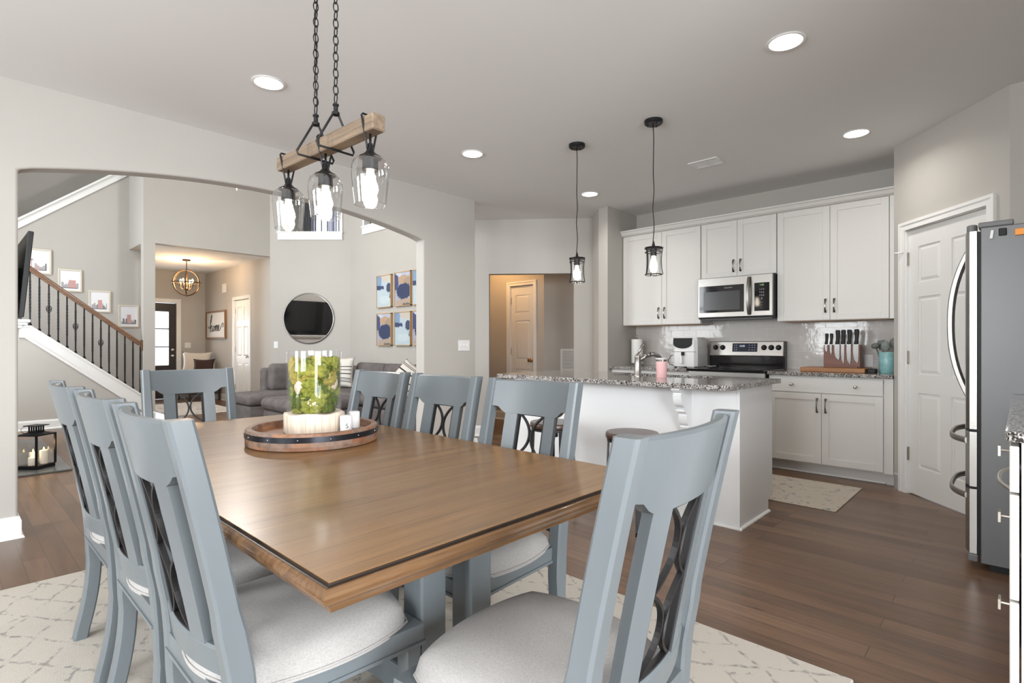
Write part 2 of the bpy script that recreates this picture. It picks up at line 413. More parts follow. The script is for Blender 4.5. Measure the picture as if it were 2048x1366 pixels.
def tile_mat():
    m, nt, b = new_mat('glossy_subway_tile')
    tc = nt.nodes.new('ShaderNodeTexCoord')
    sx = nt.nodes.new('ShaderNodeSeparateXYZ'); nt.links.new(tc.outputs['Object'], sx.inputs[0])
    cb = nt.nodes.new('ShaderNodeCombineXYZ'); nt.links.new(sx.outputs[1], cb.inputs[0]); nt.links.new(sx.outputs[2], cb.inputs[1])
    br = nt.nodes.new('ShaderNodeTexBrick'); inp(br, 'Scale', 1.0); inp(br, 'Brick Width', 0.153); inp(br, 'Row Height', 0.078)
    inp(br, 'Mortar Size', 0.0022); inp(br, 'Mortar Smooth', 0.4)
    inp(br, 'Color1', (0.56, 0.53, 0.505, 1)); inp(br, 'Color2', (0.58, 0.55, 0.525, 1)); inp(br, 'Mortar', (0.68, 0.66, 0.64, 1))
    nt.links.new(cb.outputs[0], br.inputs['Vector']); nt.links.new(br.outputs['Color'], b.inputs['Base Color'])
    inp(b, 'Roughness', 0.09)
    bp = nt.nodes.new('ShaderNodeBump'); inp(bp, 'Strength', 0.5); inp(bp, 'Distance', 0.002); bp.invert = True
    nt.links.new(br.outputs['Fac'], bp.inputs['Height'])
    n = nt.nodes.new('ShaderNodeTexNoise'); inp(n, 'Scale', 14.0); nt.links.new(cb.outputs[0], n.inputs['Vector'])
    b2 = nt.nodes.new('ShaderNodeBump'); inp(b2, 'Strength', 0.12); inp(b2, 'Distance', 0.01)
    nt.links.new(n.outputs[0], b2.inputs['Height']); nt.links.new(bp.outputs[0], b2.inputs['Normal']); nt.links.new(b2.outputs[0], b.inputs['Normal'])
    return m
m_tile = tile_mat()

def lattice_rug_mat(name, base, line, cell=0.25):
    """diamond trellis of broken grey lines with scattered flecks"""
    m, nt, b = new_mat(name)
    tc = nt.nodes.new('ShaderNodeTexCoord')
    wob = nt.nodes.new('ShaderNodeTexNoise'); inp(wob, 'Scale', 11.0); inp(wob, 'Detail', 3.0); nt.links.new(tc.outputs['Object'], wob.inputs['Vector'])
    vm = nt.nodes.new('ShaderNodeVectorMath'); vm.operation = 'MULTIPLY_ADD'; inp(vm, 1, (0.05, 0.05, 0)); nt.links.new(wob.outputs['Color'], vm.inputs[0]); nt.links.new(tc.outputs['Object'], vm.inputs[2])
    sx = nt.nodes.new('ShaderNodeSeparateXYZ'); nt.links.new(vm.outputs[0], sx.inputs[0])
    outs = []
    for sg in (1, -1):
        a = nt.nodes.new('ShaderNodeMath'); a.operation = 'MULTIPLY_ADD'; inp(a, 1, 1.5*sg); nt.links.new(sx.outputs[0], a.inputs[0]); nt.links.new(sx.outputs[1], a.inputs[2])
        d = nt.nodes.new('ShaderNodeMath'); d.operation = 'DIVIDE'; inp(d, 1, cell); nt.links.new(a.outputs[0], d.inputs[0])
        fr = nt.nodes.new('ShaderNodeMath'); fr.operation = 'FRACT'; nt.links.new(d.outputs[0], fr.inputs[0])
        sb = nt.nodes.new('ShaderNodeMath'); sb.operation = 'SUBTRACT'; inp(sb, 1, 0.5); nt.links.new(fr.outputs[0], sb.inputs[0])
        ab = nt.nodes.new('ShaderNodeMath'); ab.operation = 'ABSOLUTE'; nt.links.new(sb.outputs[0], ab.inputs[0])
        outs.append(ab)
    mn = nt.nodes.new('ShaderNodeMath'); mn.operation = 'MINIMUM'; nt.links.new(outs[0].outputs[0], mn.inputs[0]); nt.links.new(outs[1].outputs[0], mn.inputs[1])
    r1 = ramp(nt, [(0.022, (1, 1, 1)), (0.06, (0, 0, 0))]); nt.links.new(mn.outputs[0], r1.inputs[0])
    n1 = nt.nodes.new('ShaderNodeTexNoise'); inp(n1, 'Scale', 26.0); inp(n1, 'Detail', 6.0); inp(n1, 'Roughness', 0.7); nt.links.new(tc.outputs['Object'], n1.inputs['Vector'])
    r2 = ramp(nt, [(0.46, (0, 0, 0)), (0.58, (1, 1, 1))]); nt.links.new(n1.outputs[0], r2.inputs[0])
    ml = nt.nodes.new('ShaderNodeMath'); ml.operation = 'MULTIPLY'; nt.links.new(r1.outputs[0], ml.inputs[0]); nt.links.new(r2.outputs[0], ml.inputs[1])
    n2 = nt.nodes.new('ShaderNodeTexNoise'); inp(n2, 'Scale', 13.0); inp(n2, 'Detail', 5.0); inp(n2, 'Roughness', 0.75); nt.links.new(tc.outputs['Object'], n2.inputs['Vector'])
    r3 = ramp(nt, [(0.625, (0, 0, 0)), (0.68, (1, 1, 1))]); nt.links.new(n2.outputs[0], r3.inputs[0])
    mxm = nt.nodes.new('ShaderNodeMath'); mxm.operation = 'MAXIMUM'; nt.links.new(ml.outputs[0], mxm.inputs[0]); nt.links.new(r3.outputs[0], mxm.inputs[1])
    sc = nt.nodes.new('ShaderNodeMath'); sc.operation = 'MULTIPLY'; inp(sc, 1, 0.75); nt.links.new(mxm.outputs[0], sc.inputs[0])
    mx = nt.nodes.new('ShaderNodeMix'); mx.data_type = 'RGBA'; inp(mx, 6, (*base, 1)); inp(mx, 7, (*line, 1)); nt.links.new(sc.outputs[0], mx.inputs[0])
    nt.links.new(mx.outputs[2], b.inputs['Base Color']); inp(b, 'Roughness', 1.0); inp(b, 'Specular IOR Level', 0.05)
    n3 = nt.nodes.new('ShaderNodeTexNoise'); inp(n3, 'Scale', 420.0); nt.links.new(tc.outputs['Object'], n3.inputs['Vector'])
    bp = nt.nodes.new('ShaderNodeBump'); inp(bp, 'Strength', 0.6); inp(bp, 'Distance', 0.004); nt.links.new(n3.outputs[0], bp.inputs['Height']); nt.links.new(bp.outputs[0], b.inputs['Normal'])
    return m
m_rug = lattice_rug_mat('cream_trellis_rug', (0.475, 0.435, 0.385), (0.20, 0.195, 0.185))

def blot_mat(name, base, cols, scale=6.0, detail=4.0, lo=0.52, hi=0.58):
    """base colour with layered hard-edged blotches"""
    m, nt, b = new_mat(name)
    tc = nt.nodes.new('ShaderNodeTexCoord'); prev = None
    for i, c in enumerate(cols):
        mp = nt.nodes.new('ShaderNodeMapping'); inp(mp, 'Location', (3.1*i, 1.7*i, 5.3*i)); nt.links.new(tc.outputs['Object'], mp.inputs[0])
        n = nt.nodes.new('ShaderNodeTexNoise'); inp(n, 'Scale', scale); inp(n, 'Detail', detail); inp(n, 'Roughness', 0.62); nt.links.new(mp.outputs[0], n.inputs['Vector'])
        r = ramp(nt, [(lo, (0, 0, 0)), (hi, (1, 1, 1))]); nt.links.new(n.outputs[0], r.inputs[0])
        mx = nt.nodes.new('ShaderNodeMix'); mx.data_type = 'RGBA'; inp(mx, 6, (*base, 1)); inp(mx, 7, (*c, 1)); nt.links.new(r.outputs[0], mx.inputs[0])
        if prev is not None: nt.links.new(prev.outputs[2], mx.inputs[6])
        prev = mx
    nt.links.new(prev.outputs[2], b.inputs['Base Color']); inp(b, 'Roughness', 0.8); inp(b, 'Specular IOR Level', 0.2)
    return m
m_mat = blot_mat('faded_floral_mat', (0.50, 0.45, 0.38), [(0.34, 0.31, 0.28), (0.20, 0.22, 0.28), (0.40, 0.36, 0.33)], 16, 5, 0.60, 0.66)
m_entry = blot_mat('pale_entry_rug', (0.66, 0.64, 0.62), [(0.42, 0.40, 0.40), (0.28, 0.24, 0.25)], 9, 6, 0.58, 0.64)

# ================================================================== SETTING
YA = 4.39            # face of the arch wall
mb = MB(); mb.box(-2.6, -2.9, -0.12, 7.3, 13.5, 0.0)
struct(mb.build('floor', m_floor), 'brown hickory plank floor', 'floor')
mb = MB(); mb.box(-2.6, -2.9, 2.75, 7.3, YA+0.06, 2.87); mb.box(4.06, YA+0.06, 2.75, 7.3, 5.45, 2.87); mb.box(5.06, 5.45, 2.75, 7.3, 7.0, 2.87)
struct(mb.build('ceiling', m_ceil), 'flat grey-white kitchen ceiling', 'ceiling')
mb = MB(); mb.box(-0.7, YA+0.1, 5.6, 9.2, 15.0, 5.72)
struct(mb.build('ceiling_living', m_ceil))
# arch wall: one outline with the segmental arch cut out
cxa, hw, sp, rs = 1.822, 1.509, 2.222, 0.178
Ra = (hw*hw+rs*rs)/(2*rs)
cols = [(-2.6, None), (0.313, 2.215)]
for i in range(1, 48):
    x = cxa-hw+2*hw*i/48
    cols.append((x, sp+rs-Ra+math.sqrt(Ra*Ra-(x-cxa)**2)))
cols += [(3.338, 2.215), (4.05, None)]
mb = MB(); V = {}
def av(x, y, z):
    k = (round(x, 5), y, round(z, 5))
    if k not in V: V[k] = mb.bm.verts.new((x, y, z))
    return V[k]
for y in (YA, YA+0.13):
    for (xa, za), (xb, zb) in zip(cols, cols[1:]):
        if za is None: mb.bm.faces.new((av(xa, y, 0), av(xb, y, 0), av(xb, y, 2.215), av(xa, y, 2.215)))
        if zb is None: mb.bm.faces.new((av(xa, y, 0), av(xb, y, 0), av(xb, y, 2.215), av(xa, y, 2.215)))
        mb.bm.faces.new((av(xa, y, za or 2.215), av(xb, y, zb or 2.215), av(xb, y, 5.7), av(xa, y, 5.7)))
def strip(P):
    for (xa, za), (xb, zb) in zip(P, P[1:]): mb.bm.faces.new((av(xa, YA, za), av(xb, YA, zb), av(xb, YA+0.13, zb), av(xa, YA+0.13, za)))
strip([(-2.6, 5.7), (-2.6, 2.215), (-2.6, 0), (0.313, 0)]+[c for c in cols[1:-1]]+[(3.338, 0), (4.05, 0), (4.05, 2.215), (4.05, 5.7)])
strip([(c[0], 5.7) for c in cols])
o = struct(mb.build('wall_arch', m_wall), 'greige wall with the wide segmental arch', 'wall')
bv = o.modifiers.new('bullnose', 'BEVEL'); bv.width = 0.014; bv.segments = 3; bv.limit_method = 'ANGLE'; bv.angle_limit = math.radians(50)
# dining side
wall_seg('wall_left', (-2.5, 4.39), (-2.5, -2.9), -0.1, 0, 2.75, m_wall, [(4.39-1.75, 4.39-0.05, 0.5, 2.4), (4.39-3.65, 4.39-2.55, 0.5, 2.4)])
wall_seg('wall_rear', (-2.6, -2.8), (1.95, -2.8), -0.1, 0, 2.75, m_wall, [(1.2, 3.8, 0.05, 2.3)])
wall_seg('wall_rear_side', (1.9, -2.8), (1.9, -0.66), -0.1, 0, 2.75, m_wall)
wall_seg('wall_fridge', (1.9, -0.66), (4.6, -0.66), -0.1, 0, 2.75, m_wall)
# pantry corner
wall_seg('wall_pantry_side', (4.49, -0.66), (4.49, 0.054), -0.1, 0, 2.75, m_wall)
PP, PQ = (4.49, 0.054), (5.299, 0.754)
pl = math.hypot(PQ[0]-PP[0], PQ[1]-PP[1])
_, PM = wall_seg('wall_pantry', PP, PQ, -0.11, 0, 2.75, m_wall, [(pl-0.91, pl-0.14, 0.0, 2.045)])
wall_seg('wall_pantry_return', (5.299, 0.754), (5.99, 0.754), -0.1, 0, 2.75, m_wall)
# kitchen
wall_seg('wall_right', (5.88, 0.66), (5.88, 3.5), -0.12, 0, 2.75, m_wall)
mb = MB(); mb.prism([(5.24, 3.45), (6.0, 3.45), (6.0, 3.95), (5.60, 3.914), (5.54, 3.87), (5.28, 3.60)], 0, 2.75, 'Z')
struct(mb.build('wall_kitchen_stub', m_wall))
HP, HQ = (4.40, 5.391), (5.605, 3.914)
hs0 = math.hypot(4.674-4.40, 5.055-5.391)
hl = math.hypot(HQ[0]-HP[0], HQ[1]-HP[1])
_, HM = wall_seg('wall_hall', HP, HQ, 0.12, 0, 2.75, m_wall, [(hs0+0.166, hs0+1.242, 0.0, 2.06)])
wall_seg('wall_hall_inner', (6.0, 7.0), (6.0, 5.04), 0.1, 0, 2.75, m_wall, [(7-5.715, 7-5.240, 0.0, 2.045)])
_, GM = wall_seg('wall_hall_far', (6.0, 5.04), (7.05, 3.927), 0.1, 0, 2.75, m_wall)
wall_seg('wall_hall_end', (5.08, 6.9), (6.1, 6.9), 0.1, 0, 2.75, m_wall)
wall_seg('wall_hall_back', (6.0, 3.9), (7.2, 3.9), -0.1, 0, 2.75, m_wall)
# living room
wall_seg('wall_living_left', (-0.5, 4.45), (-0.5, 12.0), 0.1, 0, 5.7, m_wall, [(0.55, 2.05, 1.0, 4.8), (4.2, 5.0, 0.6, 4.7)])
wall_seg('wall_living_corner', (4.05, 4.52), (4.05, 5.45), -0.1, 2.75, 5.7, m_wall)
wall_seg('wall_living_return', (4.06, 5.391), (5.05, 5.391), 0.1, 2.75, 5.7, m_wall)
wall_seg('wall_living_return_low', (4.42, 5.391), (5.05, 5.391), 0.1, 0, 2.76, m_wall)
wall_seg('wall_living_right', (5.0, 8.715), (5.0, 5.391), 0.12, 0, 5.7, m_wall, [(0.47, 1.75, 3.19, 4.6)])
_, MM = wall_seg('wall_mirror', (4.02, 9.75), (5.0, 8.715), 0.12, 0, 5.7, m_wall, [(0.175, 1.265, 3.165, 4.7)])
# entry
mb = MB(); mb.box(2.11, 9.75, 0, 2.265, 9.9, 2.735); mb.box(2.11, 9.75, 2.735, 4.02, 9.9, 5.7); mb.box(2.125, 9.9, 2.735, 2.265, 10.8, 5.7)
struct(mb.build('wall_entry', m_wall), 'greige wall with the square entry opening', 'wall')
mb = MB(); mb.box(2.26, 9.9, 2.745, 4.2, 13.4, 3.05)
struct(mb.build('ceiling_entry', m_ceil))
wall_seg('wall_entry_right', (4.05, 13.4), (4.05, 9.75), 0.1, 0, 2.75, m_wall, [(13.4-11.55, 13.4-10.77, 0.0, 2.045)])
wall_seg('wall_entry_front', (2.2, 13.3), (4.15, 13.3), 0.12, 0, 2.75, m_wall, [(0.37, 1.28, 0.0, 2.06)])
wall_seg('wall_entry_left', (2.3, 10.8), (2.3, 13.35), 0.1, 0, 2.75, m_wall)
# stairwell
mb = MB(); mb.prism([(-0.5, 0), (2.11, 0), (2.11, 0.16), (0.76, 1.26), (-0.5, 1.26)], 9.76, 9.86, 'Y')
struct(mb.build('wall_stair_skirt', m_wall))
mb = MB(); mb.prism([(-0.5, 0), (2.3, 0), (2.3, 3.97), (2.125, 3.97), (-0.5, 1.845)], 10.75, 10.87, 'Y')
struct(mb.build('wall_stairwell', m_wall), 'grey stairwell wall with a sloping white cap', 'wall')
mb = MB(); s = 0.812
mb.prism([(-0.5, 1.845-0.0), (2.125, 3.97), (2.125, 4.09), (-0.5, 1.965)], 10.725, 10.89, 'Y')
mb.prism([(-0.5, 1.965), (2.125, 4.09), (2.125, 4.125), (-0.5, 2.0)], 10.69, 10.92, 'Y')
struct(mb.build('trim_1', m_trim), 'white sloping cap on the stairwell wall', 'trim')
wall_seg('wall_upstairs', (-0.5, 11.95), (2.3, 11.95), 0.1, 1.5, 5.7, m_wall)
wall_seg('wall_upstairs_side', (2.26, 10.8), (2.26, 11.95), -0.1, 3.0, 5.7, m_wall)
# loft behind the upper openings
FV = Vector((0.7263, 0.6873, 0)); RV = Vector((0.6873, -0.7263, 0))
mb = MB(); mb.prism([(4.04, 9.80), (5.06, 8.72), (5.06, 5.45), (8.0, 5.45), (8.0, 8.6), (4.6, 12.4)], 2.90, 3.05, 'Z')
struct(mb.build('floor_loft', m_ceil))
lp = FV*12.1+RV*(-6.6); lq = FV*12.1+RV*(-2.0)
_, LM = wall_seg('wall_loft_back', lp.xy, lq.xy, 0.1, 3.0, 5.7, m_wall, [(6.6-4.45, 6.6-3.55, 3.3, 4.9)])
wall_seg('wall_loft_left', (4.02, 9.85), lp.xy, -0.1, 3.0, 5.7, m_wall)
wall_seg('wall_loft_right', (7.2, 9.0), (7.2, 5.4), 0.1, 3.0, 5.7, m_wall)
wall_seg('wall_loft_near', (5.05, 5.45), (7.3, 5.45), -0.1, 2.8, 5.7, m_wall)
# white casings round the two upper openings
def opening_trim(name, Mx, s0, s1, z):
    mb = MB()
    mb.box(s0-0.02, -0.03, z-0.14, s1+0.02, 0.0, z-0.02, mat=Mx); mb.box(s0-0.035, -0.045, z-0.02, s1+0.035, 0.14, z+0.005, mat=Mx)
    mb.box(s0-0.02, -0.02, z+0.005, s0+0.03, 0.125, 4.6, mat=Mx); mb.box(s1-0.03, -0.02, z+0.005, s1+0.02, 0.125, 4.6, mat=Mx)
    return struct(mb.build(name, m_trim))
opening_trim('trim_2', MM, 0.165, 1.275, 3.17)
RM = Matrix.Translation((5.0, 8.715, 0)) @ Matrix.Rotation(-PI/2, 4, 'Z')
opening_trim('trim_3', RM, 0.47, 1.75, 3.195)

# baseboards: profile with a rounded shoe, along the visible foot of each wall
def baseboard(name, P, Q, side=1, h=0.13):
    P = Vector((*P, 0)); Q = Vector((*Q, 0)); d = Q-P
    Mx = Matrix.Translation(P) @ Matrix.Rotation(math.atan2(d.y, d.x), 4, 'Z')
    prof = [(0, 0), (0.028, 0), (0.027, 0.008), (0.020, 0.018), (0.014, 0.02), (0.014, h-0.025), (0.010, h-0.012), (0.006, h), (0, h)]
    mb = MB()
    mb.loft([[Mx @ Vector((x, side*y, z)) for y, z in prof] for x in (0, d.length)])
    return struct(mb.build(name, m_trim))
baseboard('baseboard_left', (-2.5, YA), (0.313, YA), -1)
baseboard('baseboard_arch_left', (0.313, YA-0.028), (0.313, YA+0.158), -1)
baseboard('baseboard_arch_right', (3.338, YA), (4.05, YA), -1)
baseboard('baseboard_arch_jamb', (3.338, YA-0.028), (3.338, YA+0.158), 1)
baseboard('baseboard_arch_end', (4.05, YA-0.028), (4.05, YA+0.13), -1)
baseboard('baseboard_hall_left', HP, (4.40+0.6319*(hs0+0.166), 5.391-0.7747*(hs0+0.166)), -1)
baseboard('baseboard_stair', (-0.5, 9.76), (2.11, 9.76), -1)
baseboard('baseboard_pillar', (2.11, 9.75), (2.265, 9.75), -1)
baseboard('baseboard_mirror', (4.02, 9.75), (5.0, 8.715), -1)
baseboard('baseboard_living_right', (5.0, 8.715), (5.0, 5.391), -1)
baseboard('baseboard_entry_right', (4.05, 13.3), (4.05, 11.61), -1)
baseboard('baseboard_hall_inner', (6.0, 7.0), (6.0, 5.77), -1)
baseboard('baseboard_pantry', PQ, (PQ[0]-0.0757*(0.075/0.1), PQ[1]-0.0655*(0.075/0.1)), 1)

# ---- windows behind the camera and in the living room (frame, muntins, pane)
def window(name, Mx, s0, s1, z0, z1, ny, nz, thick=0.1, sash=0.05):
    mb = MB()
    for a, b_, c, d in ((s0, z0, s0+sash, z1), (s1-sash, z0, s1, z1), (s0, z0, s1, z0+sash), (s0, z1-sash, s1, z1)):
        mb.box(a, 0.03, b_, c, 0.08, d, mat=Mx)
    for i in range(1, ny): x = s0+(s1-s0)*i/ny; mb.box(x-0.018, 0.035, z0, x+0.018, 0.075, z1, mat=Mx)
    for i in range(1, nz): z = z0+(z1-z0)*i/nz; mb.box(s0, 0.035, z-0.018, s1, 0.075, z+0.018, mat=Mx)
    for a, b_, c, d in ((s0-0.08, z0-0.08, s0, z1+0.08), (s1, z0-0.08, s1+0.08, z1+0.08), (s0, z0-0.08, s1, z0), (s0, z1, s1, z1+0.08)):
        mb.box(a, -0.02, b_, c, 0.0, d, mat=Mx)
    w = struct(mb.build(name, m_trim))
    g = MB(); g.box(s0, 0.05, z0, s1, 0.054, z1, mat=Mx); g.build('window_pane', m_pane, w)
    return w
WL = Matrix.Translation((-2.5, 4.39, 0)) @ Matrix.Rotation(-PI/2, 4, 'Z') @ Matrix.Diagonal((1, -1, 1, 1))
window('window_1', WL, 4.39-1.75, 4.39-0.05, 0.5, 2.4, 2, 2)
window('window_2', WL, 4.39-3.65, 4.39-2.55, 0.5, 2.4, 2, 2)
WR = Matrix.Translation((-2.6, -2.8, 0)) @ Matrix.Diagonal((1, -1, 1, 1))
window('window_3', WR, 1.2, 3.8, 0.05, 2.3, 2, 1)
WV = Matrix.Translation((-0.5, 4.45, 0)) @ Matrix.Rotation(PI/2, 4, 'Z')
window('window_4', WV, 0.55, 2.05, 1.0, 4.8, 2, 4)
window('added_window_5', WV, 4.2, 5.0, 0.6, 4.7, 1, 4)  # unseen window, drawn tall so added light reaches the stair skirt
window('window_6', LM, 6.6-4.45, 6.6-3.55, 3.3, 4.9, 2, 2)

# ---- interior doors: raised-panel slab, casing, hinges, knob.  Local frame: x along the door, -y towards the room
def panel_door(name, Mx, w, h, cols, rows, mat, knob_x=None, knob_mat=None, hinge_x=None, label=None, gap=0.008, y=0.02):
    mb = MB(); st = 0.105 if cols > 1 else 0.09
    x0, x1 = 0.004, w-0.004
    mb.box(x0, y+0.010, gap, x1, y+0.035, h, mat=Mx)
    pw = (x1-x0-st*(cols+1))/cols
    zs = [gap]+[gap+(h-gap)*q for q in rows]
    rails = []
    for i in range(len(rows)//2): rails.append((zs[0] if i == 0 else gap+(h-gap)*rows[2*i-1], gap+(h-gap)*rows[2*i]))
    rails.append((gap+(h-gap)*rows[-1], h))
    for c in range(cols+1): xx = x0+c*(pw+st); mb.box(xx, y, gap, xx+st, y+0.012, h, bev=0.0, mat=Mx)
    for a, b_ in rails:
        for c in range(cols): xx = x0+st+c*(pw+st); mb.box(xx, y, a, xx+pw, y+0.012, b_, mat=Mx)
    for (a0, a1), (b0, b1) in zip(rails, rails[1:]):
        for c in range(cols):
            xx = x0+st+c*(pw+st)
            i0, i1, j0, j1 = xx+0.008, xx+pw-0.008, a1+0.008, b0-0.008; e = 0.024
            A = [Mx @ Vector(p) for p in ((i0, y+0.0101, j0), (i1, y+0.0101, j0), (i1, y+0.0101, j1), (i0, y+0.0101, j1))]
            B = [Mx @ Vector(p) for p in ((i0+e, y+0.002, j0+e), (i1-e, y+0.002, j0+e), (i1-e, y+0.002, j1-e), (i0+e, y+0.002, j1-e))]
            mb.loft([A, B])
    d = struct(mb.build(name, mat), label, 'door')
    cs = MB(); cw = 0.062
    t = h+0.01
    cs.box(-cw, -0.012, 0, 0, 0.0, t+cw, mat=Mx); cs.box(w, -0.012, 0, w+cw, 0.0, t+cw, mat=Mx); cs.box(0, -0.012, t, w, 0.0, t+cw, mat=Mx)
    cs.box(-cw, -0.019, 0, -cw+0.022, -0.012, t+cw, mat=Mx); cs.box(w+cw-0.022, -0.019, 0, w+cw, -0.012, t+cw, mat=Mx)
    cs.box(-cw+0.022, -0.019, t+cw-0.022, w+cw-0.022, -0.012, t+cw, mat=Mx)
    for a, c in ((-0.001, 0.006), (w-0.006, w+0.001)): cs.box(a, 0.0, 0, c, 0.10, h+0.01, mat=Mx)
    cs.box(0, 0.0, h+0.004, w, 0.10, h+0.012, mat=Mx)
    cs.build('casing', m_trim, d)
    if hinge_x is not None:
        for z in (0.31, 1.06, 1.83):
            k = MB(); k.box(hinge_x-0.012, y-0.006, z-0.05, hinge_x+0.012, y, z+0.05, mat=Mx)
            k.tube([Mx @ Vector((hinge_x, y-0.010, z-0.052)), Mx @ Vector((hinge_x, y-0.010, z+0.052))], 0.007)
            k.build('hinge', m_nickel, d)
    if knob_x is not None:
        k = MB(); R = Mx @ Matrix.Translation((knob_x, y, 0.93)) @ Matrix.Rotation(PI/2, 4, 'X')
        k.lathe([(0.030, 0), (0.030, 0.006), (0.012, 0.010), (0.010, 0.030), (0.022, 0.038), (0.028, 0.050), (0.026, 0.060), (0.012, 0.066)], n=20, mat=R)
        k.build('door_knob', knob_mat or m_nickel, d, True)
    return d
SIX = [0.105, 0.385, 0.455, 0.745, 0.80, 0.935]
PDM = Matrix.Translation((*PQ, 0)) @ Matrix.Rotation(math.atan2(PP[1]-PQ[1], PP[0]-PQ[0]), 4, 'Z') @ Matrix.Translation((0.14, 0, 0))
pd = panel_door('door_1', PDM, 0.77, 2.045, 2, SIX, m_door, 0.70, m_nickel, 0.002, 'white six-panel pantry door behind the fridge')
st_ = MB(); st_.tube([PDM @ Vector((0.0, 0.005, 1.88)), PDM @ Vector((-0.02, -0.02, 1.885)), PDM @ Vector((-0.05, -0.05, 1.885))], 0.004)
st_.build('hinge_pin_stop', m_nickel, pd)
HDM = Matrix.Translation((6.0, 5.715, 0)) @ Matrix.Rotation(-PI/2, 4, 'Z')
panel_door('door_2', HDM, 0.475, 2.045, 1, SIX, m_door, 0.415, m_brass, 0.002, 'narrow white panelled door in the warm-lit hallway')
CDM = Matrix.Translation((4.05, 11.55, 0)) @ Matrix.Rotation(-PI/2, 4, 'Z')
panel_door('door_3', CDM, 0.78, 2.045, 2, SIX, m_door, 0.71, m_nickel, 0.002, 'white six-panel closet door in the entry')
# front door: dark slab with a three-pane light
FDM = Matrix.Translation((2.57, 13.3, 0))
mb = MB(); wd = 0.91
for a, b_, c, d in ((0.004, 0.01, 0.30, 2.05), (0.775, 0.01, 0.906, 2.05), (0.30, 0.01, 0.775, 0.72), (0.30, 1.87, 0.775, 2.05), (0.30, 1.105, 0.775, 1.125), (0.30, 1.49, 0.775, 1.51)):
    mb.box(a, 0.03, b_, c, 0.075, d, mat=FDM)
fd = struct(mb.build('door_4', m_dark), 'dark front door with a tall three-pane glass', 'door')
mb = MB(); mb.box(0.30, 0.05, 0.72, 0.775, 0.056, 1.87, mat=FDM); mb.build('glass_panes', m_pane, fd)
mb = MB()
for a, b_, c, d in ((-0.07, 0, 0, 2.06), (wd, 0, wd+0.085, 2.06), (-0.07, 2.06, wd+0.085, 2.145)): mb.box(a, -0.02, b_, c, 0.0, d, mat=FDM)
mb.build('casing', m_trim, fd)
for nm, z in (('deadbolt', 1.05), ('door_knob', 0.92)):
    k = MB(); R = FDM @ Matrix.Translation((0.845, 0.03, z)) @ Matrix.Rotation(PI/2, 4, 'X')
    k.lathe([(0.032, 0), (0.032, 0.008), (0.014, 0.012), (0.014, 0.03), (0.030, 0.038), (0.030, 0.052), (0.012, 0.058)], n=18, mat=R); k.build(nm, m_nickel, fd, True)

# backsplash tile and crown moulding
mb = MB(); mb.box(5.868, 0.757, 0.915, 5.879, 3.449, 1.43)
struct(mb.build('trim_backsplash', m_tile), 'glossy greige subway tile backsplash', 'backsplash')
prof = [(5.56, 2.436), (5.535, 2.45), (5.52, 2.478), (5.505, 2.484), (5.505, 2.497), (5.56, 2.497)]
mb = MB(); mb.loft([[Vector((x, y, z)) for x, z in prof] for y in (0.757, 3.449)])
struct(mb.build('trim_crown', m_cab), 'white crown moulding along the upper cabinets', 'trim')

# ================================================================== DINING TABLE, RUG, CHAIRS
mb = MB(); mb.box(-0.27, 0.42, 0.0005, 2.15, 3.47, 0.012, bev=0.004, seg=1)
single(mb, 'area_rug', m_rug, 'large cream rug with grey broken trellis lines under the dining table', 'rug', (0.94, 1.95, 0))

TX, TY = 0.976, 1.965
tb = thing('dining_table', 'long stained wood dining table on blue-grey pedestals', 'table', (TX, TY, 0.012))
x0, x1, y0, y1 = 0.448, 1.504, 0.848, 3.082
def ringsec(mb, secs):
    rows = [[mb.bm.verts.new(p) for p in ((x0-o, y0-o, z), (x1+o, y0-o, z), (x1+o, y1+o, z), (x0-o, y1+o, z))] for o, z in secs]
    for a, b in zip(rows, rows[1:]):
        for k in range(4): mb.bm.faces.new((a[k], a[(k+1) % 4], b[(k+1) % 4], b[k]))
    return rows
mb = MB(); mb.box(x0-0.001, y0-0.001, 0.742, x1+0.001, y1+0.001, 0.76)
W2(mb, 'table_top', m_tablew, tb)
mb = MB()
secs = [(-0.002, 0.7595), (0.0015, 0.7590), (0.0015, 0.7545), (0.007, 0.7535)]
secs += [(0.007+0.013*math.sin(a), 0.7385+0.015*math.cos(a)) for a in [PI*k/8 for k in range(0, 9)]]
secs += [(0.006, 0.7225), (0.004, 0.7215), (-0.002, 0.7195), (-0.006, 0.712), (-0.006, 0.704), (-0.02, 0.704)]
ringsec(mb, secs)
W2(mb, 'table_edge', m_tabled, tb, True, 35)
mb = MB(); ringsec(mb, [(0.0022, 0.7585), (0.0022, 0.7545), (0.0085, 0.7540)]); ringsec(mb, [(0.0095, 0.7250), (0.0075, 0.7222), (0.0055, 0.7212)])
W2(mb, 'edge_groove', M('groove_dark_brown', (0.022, 0.014, 0.010), 0.4), tb)  # thin dark brown strips laid along the steps of the edge
mb = MB(); mb.box(x0+0.26, y0+0.30, 0.635, x1-0.26, y1-0.30, 0.725, bev=0.004)
W2(mb, 'apron', m_chair, tb)
for yc in (1.165, 2.765):
    pz = MB()
    pz.box(0.60, yc-0.075, 0.012, 1.352, yc+0.075, 0.085, bev=0.012)
    pz.box(0.66, yc-0.062, 0.085, 1.292, yc+0.062, 0.125, bev=0.01)
    W2(pz, 'pedestal_foot', m_chair, tb)
    pz = MB(); pz.box(0.80, yc-0.03, 0.60, 1.152, yc+0.03, 0.66, bev=0.008); W2(pz, 'pedestal_rail', m_chair, tb)
    for xc in (0.890, 1.060):
        pp = MB(); pp.box(xc-0.041, yc-0.041, 0.12, xc+0.041, yc+0.041, 0.705, bev=0.006)
        W2(pp, 'pedestal_post', m_chair, tb)
